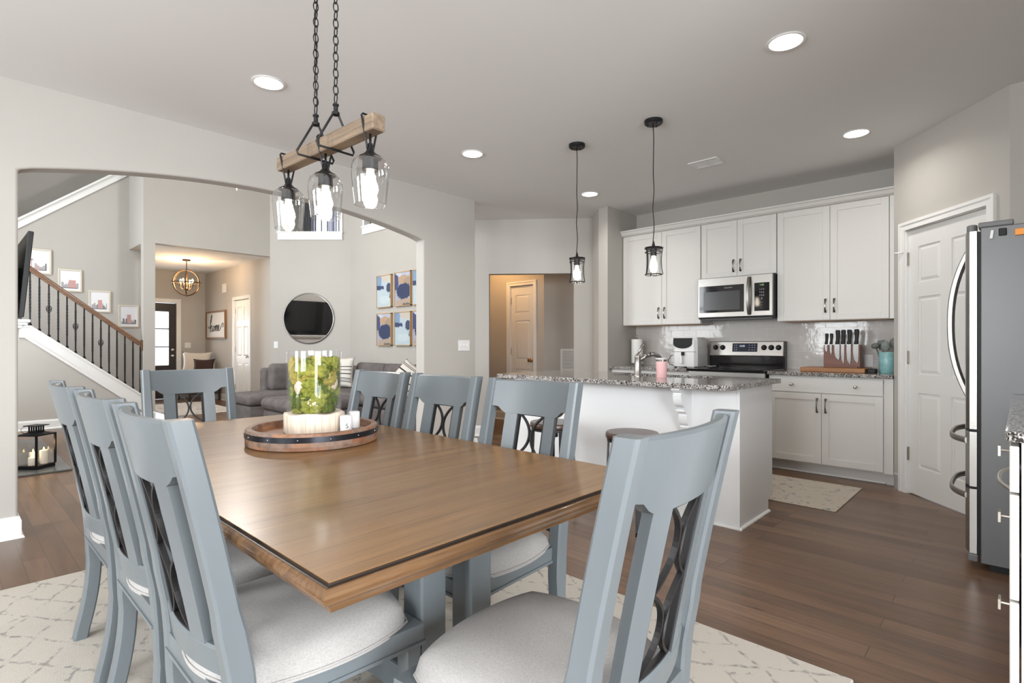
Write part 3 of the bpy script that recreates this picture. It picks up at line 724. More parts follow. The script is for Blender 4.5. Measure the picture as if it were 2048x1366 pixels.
mb = MB(); mb.box(0.946, 1.22, 0.10, 1.006, 2.71, 0.19, bev=0.008); W2(mb, 'stretcher', m_chair, tb)

# chair: sitter looks along local +x, back posts at x = 0
def sec(cx, cy, z, wx, wy, c=0.006):
    a, b = wx/2, wy/2
    return [Vector((cx+x, cy+y, z)) for x, y in ((-a+c, -b), (a-c, -b), (a, -b+c), (a, b-c), (a-c, b), (-a+c, b), (-a, b-c), (-a, -b+c))]
def back_x(z):
    if z >= 0.50: t = (z-0.50)/0.51; return -0.105*(0.85*t+0.15*t*t)
    t = (0.50-z)/0.50
    return 0.012*math.sin(PI*min(1, t*1.1))-0.034*t*t*t
def make_chair(label):
    t = thing('dining_chair', label, 'chair', (0, 0, 0), 0, 'dining chairs around the table')
    HWD = 0.212
    for sg in (-1, 1):
        mb = MB(); secs = []
        for i in range(25):
            z = 1.010*i/24
            w = 0.050-0.010*max(0, (z-0.5)/0.51)+0.0*z
            dx = 0.052 if 0.3 < z < 0.6 else 0.046
            secs.append(sec(back_x(z), sg*(HWD), z, dx, w))
        mb.loft(secs); mb.build('back_post', m_chair, t, True, auto=40)
    yi = HWD-0.022
    bul = 0.032
    def bx(y, z): return back_x(z)-bul*(1-(y/yi)**2)
    # crest rail
    mb = MB(); n = 24; rows = []
    for i in range(n+1):
        y = -yi-0.004+2*(yi+0.004)*i/n
        e = min(1.0, max(0.0, (abs(y)-0.130)/0.040)); e = e*e*(3-2*e)
        zl = 0.872+0.026*e; zt = 1.000
        row = []
        m = 6
        for k in range(m+1): z = zl+(zt-zl)*k/m; row.append(Vector((bx(y, z)-0.013, y, z)))
        row.append(Vector((bx(y, zt)-0.006, y, zt+0.005))); row.append(Vector((bx(y, zt)+0.006, y, zt+0.005)))
        for k in range(m, -1, -1): z = zl+(zt-zl)*k/m; row.append(Vector((bx(y, z)+0.012, y, z)))
        rows.append(row)
    mb.loft(rows); mb.build('crest_rail', m_chair, t, True, auto=35)
    # lower back rail
    mb = MB(); rows = []
    for i in range(n+1):
        y = -yi-0.004+2*(yi+0.004)*i/n
        rows.append([Vector((bx(y, z)+d, y, z)) for d, z in ((-0.012, 0.482), (-0.012, 0.536), (-0.006, 0.541), (0.006, 0.541), (0.012, 0.536), (0.012, 0.482))])
    mb.loft(rows); mb.build('lower_back_rail', m_chair, t, True, auto=35)
    # two flat slats
    for sg in (-1, 1):
        mb = MB(); rows = []
        for i in range(13):
            z = 0.536+(0.885-0.536)*i/12
            r = []
            for d, y in ((-0.010, 0.072), (-0.010, 0.128), (0.010, 0.128), (0.010, 0.072)): r.append(Vector((bx(sg*y, z)+d, sg*y, z)))
            rows.append(r)
        mb.loft(rows); mb.build('slat', m_chair, t)
    # iron grille between the slats
    mb = MB(); z0, z1 = 0.541, 0.873; gy = 0.066
    P = lambda y, z: Vector((bx(y, z), y, z))
    for sg in (-1, 1): mb.ribbon([P(sg*gy, z0+(z1-z0)*k/8) for k in range(9)], (1, 0, 0), 0.012, 0.007)
    for z in (z0+0.004, z1-0.003): mb.ribbon([P(-gy+2*gy*k/6, z) for k in range(7)], (1, 0, 0.2), 0.012, 0.006)
    zm = (z0+z1)/2
    for a, b in ((z0, zm), (zm, z1)):
        for sg in (-1, 1):
            pts = []
            for k in range(17):
                q = k/16; z = a+(b-a)*q
                y = sg*(0.0045+(gy-0.006)*(abs(2*q-1)**2.1))
                pts.append(P(y, z))
            mb.ribbon(pts, (1, 0, 0.15), 0.011, 0.0065)
    mb.build('iron_grille', m_iron, t, False)
    # seat frame and legs
    fr = MB()
    def trap(z0_, z1_, g):
        return [(-0.018-g, -0.205-g), (0.44+g, -0.232-g), (0.44+g, 0.232+g), (-0.018-g, 0.205+g)]
    pts = trap(0, 0, 0)
    fr.prism(pts, 0.392, 0.440, 'Z'); fr.prism(trap(0, 0, 0.004), 0.388, 0.397, 'Z')
    fr.build('seat_frame', m_chair, t)
    for sg in (-1, 1):
        mb = MB(); mb.loft([sec(0.412, sg*0.208, z, w, w, 0.004) for z, w in ((0.0, 0.030), (0.2, 0.038), (0.40, 0.046))])
        mb.build('front_leg', m_chair, t)
    # upholstered cushion
    cu = MB()
    def f(sgn):
        def g(a, b):
            u, v = 2*a-1, 2*b-1
            # squircle mapping for rounded corners
            k = 0.33
            uu = u*math.sqrt(1-k*v*v); vv = v*math.sqrt(1-k*u*u)
            x = 0.212+0.240*uu; hw_ = 0.224+0.024*(uu+1)/2+0.002
            if uu < -0.86: hw_ -= 0.036*min(1, (-0.86-uu)/0.04)
            y = hw_*vv
            r = max(abs(u), abs(v)); e = max(0.0, 1-r**7)
            crown = max(0.0, (1-u*u)*(1-v*v))
            z = 0.445+(0.034+0.022*min(1, (u+1)/0.5))*e**0.5+0.020*crown**0.8
            return Vector((x, y, z if sgn > 0 else 0.436))
        return g
    cu.grid(f(1), 26, 26); cu.grid(f(-1), 26, 26)
    bmesh.ops.remove_doubles(cu.bm, verts=cu.bm.verts, dist=0.0001)
    bm = cu.bm
    be = [e for e in bm.edges if len(e.link_faces) == 1]
    bmesh.ops.bridge_loops(bm, edges=be)
    sc_ = cu.build('seat_cushion', m_fabric, t, True, auto=60)
    pts = [f(1)(0, k/12) for k in range(12)]+[f(1)(k/12, 1) for k in range(12)]+[f(1)(1, 1-k/12) for k in range(12)]+[f(1)(1-k/12, 0) for k in range(12)]
    pp = MB(); pp.tube(pts, 0.003, 6, True); pp.build('piping', m_fabric, sc_, True)
    return t
Z = 0.012
ch = make_chair('blue-grey dining chair nearest the camera on the lantern side of the table')
ch.location = (0.402, 1.338, Z)
dup(ch, (0.405, 1.895, Z), 0, 'middle of the three blue-grey chairs seen from behind')
dup(ch, (0.405, 2.470, Z), 0, 'blue-grey chair furthest from the camera of the three seen from behind')
dup(ch, (1.495, 1.400, Z), PI, 'blue-grey chair in front of the island with a bar stool behind it')
dup(ch, (1.490, 1.930, Z), PI, 'blue-grey chair in front of the arch wall end, middle of the island side')
dup(ch, (1.490, 2.455, Z), PI, 'blue-grey chair in front of the grey sofa, beside the moss vase')
dup(ch, (0.918, 0.545, Z), PI/2+math.radians(3.5), 'big foreground blue-grey chair at the near end of the table, seat in full view')
dup(ch, (0.972, 3.372, Z), -PI/2, 'blue-grey chair at the far head of the table before the entry')

# ================================================================== TABLE CENTREPIECE
TC = (1.066, 2.150)
tr = thing('serving_tray', 'round wooden barrel-head tray with a black metal band', 'tray', (*TC, 0.76))
mb = MB(); R = 0.258
mb.lathe([(0.02, 0.0), (R-0.006, 0.0), (R, 0.004), (R+0.002, 0.03), (R, 0.062), (R-0.003, 0.066), (R-0.024, 0.066), (R-0.026, 0.062), (R-0.028, 0.036), (0.02, 0.036)], n=64, cap=False)
mb.lathe([(0.0005, 0.0), (0.021, 0.0)], n=64, cap=False); mb.lathe([(0.0005, 0.036), (0.021, 0.036)], n=64, cap=False)
mb.build('tray_body', m_barrel, tr, True, auto=40)
mb = MB(); mb.lathe([(R+0.0005, 0.034), (R+0.0035, 0.034), (R+0.0035, 0.055), (R+0.0005, 0.055)], n=64, cap=False)
bd = mb.build('metal_band', M('blackened_band', (0.03, 0.032, 0.04), 0.3, 0.7), tr, True, auto=30)
for k in range(14):
    a = 2*PI*k/14; mb = MB(); mb.sphere(((R+0.0035)*math.cos(a), (R+0.0035)*math.sin(a), 0.0445), 0.0032, u=8, v=6); mb.build('rivet', m_steelp, bd, True)
VC = (1.080, 2.172); vz = 0.7965
vs = thing('moss_vase', 'tall glass cylinder of green moss on a pale carved wood base', 'vase', (*VC, vz))
mb = MB(); n = 64
def scal(r, z, j): return [Vector(((r+0.0006*math.sin(11*2*PI*k/n+j)+0.002*math.sin(23*2*PI*k/n))*math.cos(2*PI*k/n), (r+0.0006*math.sin(11*2*PI*k/n+j)+0.002*math.sin(23*2*PI*k/n))*math.sin(2*PI*k/n), z+(0.003*math.sin(5*2*PI*k/n) if z > 0.05 else 0))) for k in range(n)]
mb.loft([scal(0.116, 0, 0), scal(0.120, 0.005, 0.1), scal(0.1205, 0.074, 0.2), scal(0.117, 0.081, 0.3), scal(0.105, 0.082, 0.3)])
mb.build('wood_base', m_pale, vs, True, auto=40)
mb = MB(); mb.lathe([(0.1095, 0.083), (0.1095, 0.338), (0.1065, 0.338), (0.1065, 0.083)], n=72, cap=False)
mb.build('glass_cylinder', m_glass, vs, True, auto=40)
mossA = M('moss_bright', (0.235, 0.25, 0.045), 0.95, var=0.35, vscale=60, bump=1.0, bscale=260, spec=0.1)
mossB = M('moss_deep', (0.085, 0.115, 0.018), 0.95, var=0.35, vscale=60, bump=1.0, bscale=260, spec=0.1)
mossC = M('moss_gold', (0.33, 0.275, 0.06), 0.95, var=0.3, vscale=60, bump=1.0, bscale=260, spec=0.1)
rnd = random.Random(3)
from mathutils import noise as mnoise
def fluffy(mb, c, r, k):
    vs_ = bmesh.ops.create_icosphere(mb.bm, subdivisions=4, radius=r, matrix=Matrix.Translation(c))['verts']
    o_ = Vector((k*3.7, k*1.3, k*2.1))
    for v in vs_:
        d = (v.co-c).normalized()
        q = 1+0.45*mnoise.noise(d*2.2+o_)+0.30*mnoise.noise(d*6.5+o_)+0.20*mnoise.noise(d*15+o_)
        p = c+d*r*q; h = math.hypot(p.x, p.y)
        if h > 0.103: p.x *= 0.103/h; p.y *= 0.103/h
        p.z = min(max(p.z, 0.085), 0.315); v.co = p
for j, mm in enumerate((mossA, mossB, mossC)):
    mb = MB()
    if j == 1:
        rows = []
        for i in range(12):
            z = 0.086+0.19*i/11
            rows.append([Vector(((0.086+0.008*mnoise.noise(Vector((q*0.6, i*0.8, 1))))*math.cos(2*PI*q/32), (0.086+0.008*mnoise.noise(Vector((q*0.6, i*0.8, 1))))*math.sin(2*PI*q/32), z)) for q in range(32)])
        mb.loft(rows)
    for k in range((34, 20, 16)[j]):
        a = rnd.random()*2*PI; h = 0.10+0.18*rnd.random()
        if j == 2: h = 0.225+0.06*rnd.random()
        r = 0.022+0.016*rnd.random(); rr = 0.060+0.026*rnd.random() if h < 0.27 else 0.085*rnd.random()
        fluffy(mb, Vector((rr*math.cos(a), rr*math.sin(a), h)), r, k+40*j)
    o = mb.build('moss', mm, vs, True); o['kind'] = 'stuff'; o['label'] = ('bright green moss', 'deep green moss', 'golden green moss')[j]
m_peb = M('cream_pebble', (0.66, 0.54, 0.42), 0.7)
ca = math.atan2(-VC[1], -VC[0])
for da, h, s in ((-0.72, 0.195, (0.75, 0.95, 1.45)), (-0.03, 0.122, (0.75, 1, 1.05)), (1.05, 0.205, (0.75, 0.95, 1.3)), (2.6, 0.2, (1, 1, 1.2))):
    mb = MB(); mb.sphere((0.084*math.cos(ca+da), 0.084*math.sin(ca+da), h), 0.026, s, 20, 12, mat=Matrix.Rotation(ca+da, 4, 'Z')); mb.build('pebble', m_peb, vs, True)
m_ink = M('black_ink', (0.02, 0.02, 0.02), 0.6)
def shaker(x, y, letter, label, turn=0.15):
    t = thing('shaker', label, 'shaker', (x, y, 0.7965))
    MB().lathe([(0.022, 0), (0.0245, 0.003), (0.0245, 0.066), (0.023, 0.0705), (0.020, 0.072), (0.0, 0.0722)], n=28, cap=False).build('shaker_body', m_white, t, True, auto=40)
    a = math.atan2(-y, -x)+turn
    text('letter', letter, 0.026, m_ink, t, (x+0.0246*math.cos(a), y+0.0246*math.sin(a), 0.7965+0.030), (PI/2, 0, a+PI/2))
    return t
shaker(1.147, 2.030, 'S', 'white ceramic salt shaker marked S on the tray')
shaker(1.242, 2.130, 'P', 'white ceramic pepper shaker behind the S one on the tray', -0.95)

# ================================================================== LINEAR CHANDELIER OVER THE TABLE
CXY = (0.976, 1.875); crot = math.radians(2.4)
cd = thing('linear_chandelier', 'three-light chandelier with a wooden beam hung on two black chains', 'chandelier', (*CXY, 1.60), crot)
CM = Matrix.Translation((0, 0, -1.60))
def cl(mb, name, mat, smooth=False, parent=None, auto=None):
    bmesh.ops.transform(mb.bm, matrix=CM, verts=mb.bm.verts); return mb.build(name, mat, parent or cd, smooth, auto=auto)
zb0, zb1 = 1.868, 1.922
mb = MB(); mb.box(-0.026, -0.335, zb0, 0.026, 0.335, zb1, bev=0.004, seg=1); cl(mb, 'beam', m_beam)
for yy in (0.07, -0.07):
    mb = MB(); za, zbt = 1.995, zb0-0.004
    pts = [Vector((-0.010, yy, za)), Vector((-0.075, yy, zbt+0.012)), Vector((-0.070, yy, zbt)), Vector((0.070, yy, zbt)), Vector((0.075, yy, zbt+0.012)), Vector((0.010, yy, za))]
    mb.tube(pts, 0.0042, 8)
    mb.lathe([(0.006, 0), (0.014, 0.002), (0.014, 0.012), (0.008, 0.016), (0.008, 0.034), (0.011, 0.036), (0.011, 0.042), (0.004, 0.046)], (0, yy, za-0.006), 14)
    cl(mb, 'hanger_triangle', m_black, True, auto=50)
    cm_ = MB(); z = 2.034; k = 0
    while z < 2.735:
        ln = 0.036; w = 0.0095; pts = []
        for q in range(14):
            a = 2*PI*q/14; u = w*math.cos(a); v = (ln/2)*math.sin(a)
            pts.append(Vector((u if k % 2 else 0, yy+(0 if k % 2 else u), z+ln/2+v)))
        cm_.tube(pts, 0.0021, 6, True); z += ln-0.006; k += 1
    if yy > 0:
        cm_.tube([Vector((0.006*math.sin(i*0.9), yy+0.006*math.cos(i*0.7), 2.0+0.75*i/24)) for i in range(25)], 0.0022, 6)
    cl(cm_, 'chain', m_black, True)
mb = MB(); mb.lathe([(0.062, 2.715), (0.065, 2.725), (0.065, 2.749), (0.0, 2.7495)], (0, 0, 0), 28, cap=False); mb.lathe([(0.0, 2.714), (0.062, 2.715)], n=28, cap=False)
mb.box(-0.03, -0.13, 2.735, 0.03, 0.13, 2.7495); cl(mb, 'ceiling_canopy', m_black, True, auto=40)
for yy in (0.285, 0.0, -0.285):
    mb = MB(); zt = zb1+0.006
    for s_ in (-1, 1):
        mb.tube([Vector((s_*0.010, yy, 1.812)), Vector((s_*0.014, yy, 1.828)), Vector((s_*0.034, yy, zt-0.006)), Vector((s_*0.030, yy, zt)), Vector((0, yy, zt))], 0.0036, 8)
    mb.tube([Vector((0, yy, 1.80)), Vector((0, yy, zb0+0.004))], 0.0042, 8)
    cl(mb, 'wire_hanger', m_black, True)
    mb = MB(); mb.lathe([(0.008, 1.835), (0.010, 1.822), (0.014, 1.808), (0.024, 1.798), (0.037, 1.791), (0.039, 1.787), (0.035, 1.785), (0.026, 1.785), (0.0265, 1.745), (0.018, 1.744)], (0, yy, 0), 26)
    cl(mb, 'lamp_cap', m_black, True, auto=45)
    mb = MB(); prof = [(0.030, 1.788), (0.044, 1.785), (0.056, 1.774), (0.0615, 1.757), (0.0625, 1.735), (0.0595, 1.70), (0.055, 1.66), (0.0515, 1.630)]
    mb.lathe(prof, (0, yy, 0), 40, cap=False); mb.tube([Vector((0.0515*math.cos(2*PI*k/40), yy+0.0515*math.sin(2*PI*k/40), 1.630)) for k in range(40)], 0.0013, 6, True); cl(mb, 'glass_shade', m_shade, True)
    mb = MB(); mb.lathe([(0.012, 1.748), (0.0125, 1.738), (0.019, 1.712), (0.0255, 1.690), (0.0265, 1.680), (0.022, 1.666), (0.012, 1.655), (0.0, 1.652)], (0, yy, 0), 20, cap=False)
    bl = cl(mb, 'bulb', m_bulb, True)

# ================================================================== KITCHEN
def shaker_door(name, x, ya, yb, za, zb, parent, mat=None, facing=-1, st=0.057, t=0.019):
    """recessed-panel door whose face lies at plane x, looking along -x"""
    mat = mat or m_cab; mb = MB()
    mb.box(x+0.007, ya+0.001, za, x+t, yb-0.001, zb)
    for a, b, c, d in ((ya, za, ya+st, zb), (yb-st, za, yb, zb), (ya+st, za, yb-st, za+st), (ya+st, zb-st, yb-st, zb)):
        mb.box(x, a, b, x+0.0075, c, d, bev=0.0012, seg=1)
    return W2(mb, name, mat, parent)
def pull(x, y, z, ln, parent):
    """waisted vertical pull, bowed away from the door"""
    mb = MB(); secs = []
    for i in range(13):
        q = i/12; w = 0.0055+0.0135*abs(2*q-1)**1.2; off = 0.024*(1-abs(2*q-1)**2.2)
        zz = z-ln/2+ln*q
        secs.append([Vector((x-off-0.006, y-w/2, zz)), Vector((x-off, y-w/2, zz)), Vector((x-off, y+w/2, zz)), Vector((x-off-0.006, y+w/2, zz))])
    mb.loft(secs)
    for zz in (z-ln/2, z+ln/2-0.012): mb.box(x-0.006, y-0.005, zz, x+0.001, y+0.005, zz+0.012)
    return W2(mb, 'handle', m_pull, parent)
def knob(x, y, z, parent, square=True):
    mb = MB(); R = Matrix.Rotation(-PI/2, 4, 'Y')
    mb.lathe([(0.006, 0), (0.005, 0.014), (0.012, 0.018), (0.0145, 0.024), (0.012, 0.029), (0.002, 0.030)], (x, y, z), 14, mat=R)
    return W2(mb, 'knob', m_nickel, parent, True)
m_birch = M('birch_underside', (0.48, 0.28, 0.13), 0.5)

def upper(label, ya, yb, za, zb, ysplit, hz):
    t = thing('upper_cabinet', label, 'cabinet', (5.72, (ya+yb)/2, za), 0, 'white upper cabinets on the kitchen wall')
    mb = MB(); mb.box(5.582, ya+0.001, za, 5.877, yb-0.001, 2.44); W2(mb, 'cabinet_box', m_cab, t)
    mb = MB(); mb.box(5.60, ya+0.02, za-0.003, 5.87, yb-0.02, za+0.002); W2(mb, 'underside', m_birch, t)
    for k, (a, b) in enumerate(((ya+0.004, ysplit-0.0015), (ysplit+0.0015, yb-0.004))):
        d = shaker_door('door', 5.56, a, b, za+0.004, 2.432, t)
        pull(5.56, (b-0.034) if k == 0 else (a+0.034), hz, 0.128, d)
    return t
upper('white upper cabinet left of the microwave, beside the stub wall', 2.489, 3.446, 1.385, 2.44, 2.945, 1.518)
upper('short white upper cabinet directly above the microwave', 1.728, 2.487, 1.855, 2.44, 2.107, 1.968)
ur = upper('tall white upper cabinet right of the microwave, above the knife block', 0.822, 1.726, 1.385, 2.44, 1.272, 1.518)
mb = MB(); mb.box(5.565, 0.759, 1.385, 5.60, 0.821, 2.44); W2(mb, 'filler_strip', m_cab, ur)

def base(label, ya, yb, filler=None):
    t = thing('base_cabinet', label, 'cabinet', (5.6, (ya+yb)/2, 0), 0, 'white base cabinets along the kitchen wall')
    mb = MB(); mb.box(5.322, ya+0.001, 0.10, 5.866, yb-0.001, 0.884); mb.box(5.40, ya+0.001, 0, 5.866, yb-0.001, 0.10); W2(mb, 'cabinet_box', m_cab, t)
    mb = MB(); mb.box(5.384, ya, 0, 5.40, yb, 0.018, bev=0.006); W2(mb, 'toe_moulding', m_trim, t)
    mid = (ya+yb)/2 if filler is None else filler
    dr = MB(); dr.box(5.302, ya+0.006, 0.735, 5.322, yb-0.006, 0.868, bev=0.002, seg=1); d = W2(dr, 'drawer', m_cab, t)
    for y in (ya+0.20, yb-0.20): knob(5.302, y, 0.803, d)
    for k, (a, b) in enumerate(((ya+0.006, mid-0.0015), (mid+0.0015, yb-0.006))):
        dd = shaker_door('door', 5.302, a, b, 0.112, 0.726, t)
        pull(5.302, (b-0.032) if k == 0 else (a+0.032), 0.625, 0.128, dd)
    return t
b1 = base('white base cabinet below the knife block, beside the pantry', 0.822, 1.722, 1.279)
mb = MB(); mb.box(5.31, 0.759, 0.10, 5.35, 0.821, 0.884); mb.box(5.39, 0.759, 0, 5.41, 0.821, 0.1); W2(mb, 'filler_strip', m_cab, b1)
base('white base cabinet behind the island sink, left of the range', 2.492, 3.446)
def counter(name, pts, label, base_, z0=0.884, z1=0.914):
    mb = MB(); mb.prism(pts, z0, z1, 'Z')
    o = single(mb, name, m_granite, label, 'countertop', base_)
    bv = o.modifiers.new('eased', 'BEVEL'); bv.width = 0.006; bv.segments = 2; bv.limit_method = 'ANGLE'
    return o
counter('countertop', [(5.262, 0.759), (5.866, 0.759), (5.866, 1.722), (5.262, 1.722)], 'speckled granite countertop holding the knife block and crock', (5.56, 1.24, 0.884))
counter('countertop', [(5.262, 2.492), (5.866, 2.492), (5.866, 3.446), (5.262, 3.446)], 'speckled granite countertop holding the air fryer', (5.56, 2.97, 0.884))

# range
rg = thing('range', 'black and stainless freestanding electric range', 'range', (5.55, 2.107, 0))
mb = MB(); mb.box(5.285, 1.732, 0.06, 5.85, 2.482, 0.895); W2(mb, 'range_body', m_blackp, rg)
mb = MB(); mb.box(5.205, 1.728, 0.895, 5.80, 2.486, 0.921, bev=0.006); W2(mb, 'glass_cooktop', m_blackgl, rg)
mb = MB(); mb.box(5.245, 1.735, 0.30, 5.287, 2.479, 0.80, bev=0.006); od = W2(mb, 'oven_door', m_steel, rg)
mb = MB(); mb.box(5.242, 1.85, 0.40, 5.247, 2.365, 0.66); W2(mb, 'oven_window', m_blackgl, od)
mb = MB(); mb.tube([Vector((5.20, 1.79, 0.77)), Vector((5.20, 2.425, 0.77))], 0.012); mb.box(5.20, 1.80, 0.762, 5.246, 1.815, 0.778); mb.box(5.20, 2.40, 0.762, 5.246, 2.415, 0.778); W2(mb, 'oven_handle', m_steel, od, True, auto=40)
mb = MB(); mb.box(5.25, 1.735, 0.815, 5.285, 2.479, 0.893); W2(mb, 'front_trim', m_steel, rg)
mb = MB(); mb.box(5.245, 1.735, 0.07, 5.287, 2.479, 0.285, bev=0.006); W2(mb, 'storage_drawer', m_steel, rg)
mb = MB(); mb.box(5.78, 1.728, 0.90, 5.862, 2.486, 1.05); mb.box(5.80, 1.724, 0.92, 5.864, 1.735, 1.195); mb.box(5.80, 2.479, 0.92, 5.864, 2.490, 1.195); W2(mb, 'back_riser', m_blackgl, rg)
TM = Matrix.Translation((5.775, 2.107, 1.04)) @ Matrix.Rotation(math.radians(8), 4, 'Y')
mb = MB(); mb.box(-0.012, -0.378, 0, 0.055, 0.378, 0.157, bev=0.008, mat=None)
bmesh.ops.transform(mb.bm, matrix=TM, verts=mb.bm.verts); cp = W2(mb, 'control_panel', m_steel, rg)
mb = MB(); mb.box(-0.0145, -0.125, 0.045, -0.011, 0.13, 0.135); bmesh.ops.transform(mb.bm, matrix=TM, verts=mb.bm.verts); W2(mb, 'display', M('display_glass', (0.012, 0.014, 0.03), 0.12), cp)
m_digit = M('pale_blue_digits', (0.45, 0.55, 0.7), 0.5, emit=(0.5, 0.65, 0.9), estr=0.6)
RT = TM @ Matrix.Rotation(-PI/2, 4, 'Z') @ Matrix.Rotation(PI/2, 4, 'X')
def panel_text(body, size, y, z, mat):
    p = TM @ Vector((-0.0150, y, z)); o = text('printed_marks', body, size, mat, cp, p, (PI/2, 0, -PI/2)); o.rotation_euler = RT.to_euler()
panel_text('12:00', 0.026, 0.03, 0.105, m_digit)
for y in (0.105, 0.085, -0.045, -0.075, -0.10):
    for z in (0.065, 0.09, 0.115): panel_text('o-', 0.012, y, z, m_digit)
for y in (0.31, 0.235, -0.19, -0.26, -0.33):
    mb = MB(); mb.lathe([(0.027, 0), (0.027, 0.006), (0.021, 0.010), (0.018, 0.030), (0.012, 0.032)], (0, 0, 0), 22, mat=Matrix.Translation((-0.012, y, 0.09)) @ Matrix.Rotation(-PI/2, 4, 'Y'))
    mb.box(-0.046, y-0.004, 0.074, -0.030, y+0.004, 0.106)
    bmesh.ops.transform(mb.bm, matrix=TM, verts=mb.bm.verts); W2(mb, 'control_knob', m_blackp, cp, True, auto=35)
for (x, y, r) in ((5.38, 1.93, 0.10), (5.38, 2.30, 0.08), (5.62, 1.93, 0.07), (5.62, 2.29, 0.10)):
    mb = MB(); mb.lathe([(r, 0.9212), (r+0.003, 0.9215), (r+0.006, 0.9212)], (x, y, 0), 40, cap=False); W2(mb, 'burner_ring', m_greyp, rg)

# over-the-range microwave
mw = thing('microwave', 'stainless over-the-range microwave with a black glass door', 'microwave', (5.67, 2.107, 1.425))
mb = MB(); mb.box(5.50, 1.731, 1.428, 5.866, 2.484, 1.850); W2(mb, 'case', m_blackp, mw)
mb = MB(); mb.box(5.468, 1.735, 1.44, 5.50, 2.482, 1.850, bev=0.006); fr = W2(mb, 'front_frame', m_steel, mw)
mb = MB(); mb.box(5.4655, 2.005, 1.49, 5.470, 2.462, 1.765); W2(mb, 'door_glass', m_blackgl, fr)
mb = MB(); mb.box(5.4645, 2.045, 1.515, 5.466, 2.415, 1.705); W2(mb, 'door_screen', M('grey_mesh_screen', (0.045, 0.045, 0.047), 0.18), fr)
mb = MB(); mb.box(5.4655, 1.765, 1.49, 5.470, 1.905, 1.765); kp = W2(mb, 'keypad', m_blackgl, fr)
m_print = M('grey_print', (0.42, 0.42, 0.42), 0.5)
def mw_text(body, size, y, z, mat): text('printed_marks', body, size, mat, kp, (5.4645, y, z), (PI/2, 0, -PI/2))
mw_text('1:45', 0.024, 1.835, 1.742, M('green_digits', (0.15, 0.3, 0.12), 0.5, emit=(0.35, 0.8, 0.3), estr=0.5))
for i, row in enumerate(('1 2 3', '4 5 6', '7 8 9', '0')): mw_text(row, 0.022, 1.835, 1.70-0.03*i, m_print)
for i in range(3): mw_text('- - -', 0.018, 1.835, 1.575-0.028*i, m_print)
text('brand_print', 'FRIGIDAIRE', 0.016, m_print, fr, (5.4645, 2.16, 1.737), (PI/2, 0, -PI/2))
mb = MB(); secs = []
for i in range(17):
    q = i/16; z = 1.455+0.375*q; off = 0.006+0.040*(1-abs(2*q-1)**2.4)
    secs.append([Vector((5.468-off, 1.937, z)), Vector((5.468-off-0.010, 1.941, z)), Vector((5.468-off-0.010, 1.965, z)), Vector((5.468-off, 1.969, z))])
mb.loft(secs); W2(mb, 'door_handle', m_steel, fr, True, auto=40)
mb = MB(); mb.box(5.52, 1.76, 1.42, 5.84, 2.455, 1.43); W2(mb, 'vent_underside', m_greyp, mw)

# counter-top things
af = thing('air_fryer', 'white boxy air fryer with a black top panel', 'air fryer', (5.60, 2.634, 0.914))
mb = MB(); secs = []
for z, hx, hy in ((0.012, 0.145, 0.134), (0.03, 0.152, 0.140), (0.17, 0.152, 0.140), (0.30, 0.145, 0.135), (0.325, 0.125, 0.118)):
    c = 0.03; secs.append([Vector((5.62+a*hx+(-a*c if j else 0), 2.634+b*hy+(0 if j else -b*c), 0.914+z)) for a, b, j in ((-1, -1, 0), (-1, -1, 1), (1, -1, 1), (1, -1, 0), (1, 1, 0), (1, 1, 1), (-1, 1, 1), (-1, 1, 0))])
mb.loft(secs); bd = W2(mb, 'fryer_body', m_white, af, True, auto=35)
mb = MB(); pts = [(2.745-0.0, 1.238)]
pts = [(2.634+0.12, 1.232)]+[(2.634+0.018+0.106*math.cos(PI*k/16), 1.175-0.055*math.sin(PI*k/16)) for k in range(0, 17)]+[(2.634-0.088, 1.232)]
mb.prism([(y, z) for y, z in pts], 5.463, 5.478, 'X'); W2(mb, 'control_face', m_blackp, af)
mb = MB(); mb.box(5.464, 2.498, 1.083, 5.472, 2.768, 1.087); W2(mb, 'basket_seam', m_greyp, af)
mb = MB(); mb.box(5.430, 2.640, 0.955, 5.470, 2.670, 1.080, bev=0.008); W2(mb, 'basket_handle', m_white, af)
mb = MB(); mb.box(5.428, 2.628, 1.045, 5.470, 2.650, 1.083, bev=0.004); W2(mb, 'release_button', m_blackp, af)
mb = MB()
for a, b in ((5.50, 2.52), (5.50, 2.745), (5.74, 2.52), (5.74, 2.745)): mb.lathe([(0.014, 0.9142), (0.014, 0.93)], (a, b, 0), 12)
W2(mb, 'feet', m_blackp, af)
ol = thing('wall_outlet', 'white outlet on the tile left of the air fryer', 'outlet', (5.868, 2.945, 0.955))
mb = MB(); mb.box(5.861, 2.905, 0.958, 5.8675, 2.985, 1.072, bev=0.003); W2(mb, 'cover_plate', m_white, ol)
mb = MB()
for z in (0.985, 1.045): mb.box(5.8595, 2.928, z-0.014, 5.8625, 2.962, z+0.014, bev=0.004)
W2(mb, 'receptacle', m_trim, ol)
ol2 = thing('wall_outlet', 'white outlet on the tile right of the knife block', 'outlet', (5.868, 1.03, 0.955))
mb = MB(); mb.box(5.861, 0.99, 0.955, 5.8675, 1.07, 1.07, bev=0.003); W2(mb, 'cover_plate', m_white, ol2)
mb = MB()
for z in (0.985, 1.045): mb.box(5.8595, 1.013, z-0.014, 5.8625, 1.047, z+0.014, bev=0.004)
W2(mb, 'receptacle', m_trim, ol2)
mb = MB(); mb.box(5.83, 2.915, 1.03, 5.8605, 2.94, 1.058, bev=0.004)
pth = [Vector((5.835, 2.927, 1.045)), Vector((5.80, 2.95, 1.035)), Vector((5.76, 2.97, 0.98)), Vector((5.74, 2.94, 0.935)), Vector((5.74, 2.86, 0.9195)), Vector((5.76, 2.77, 0.9195))]
mb.tube(pth, 0.004, 8)
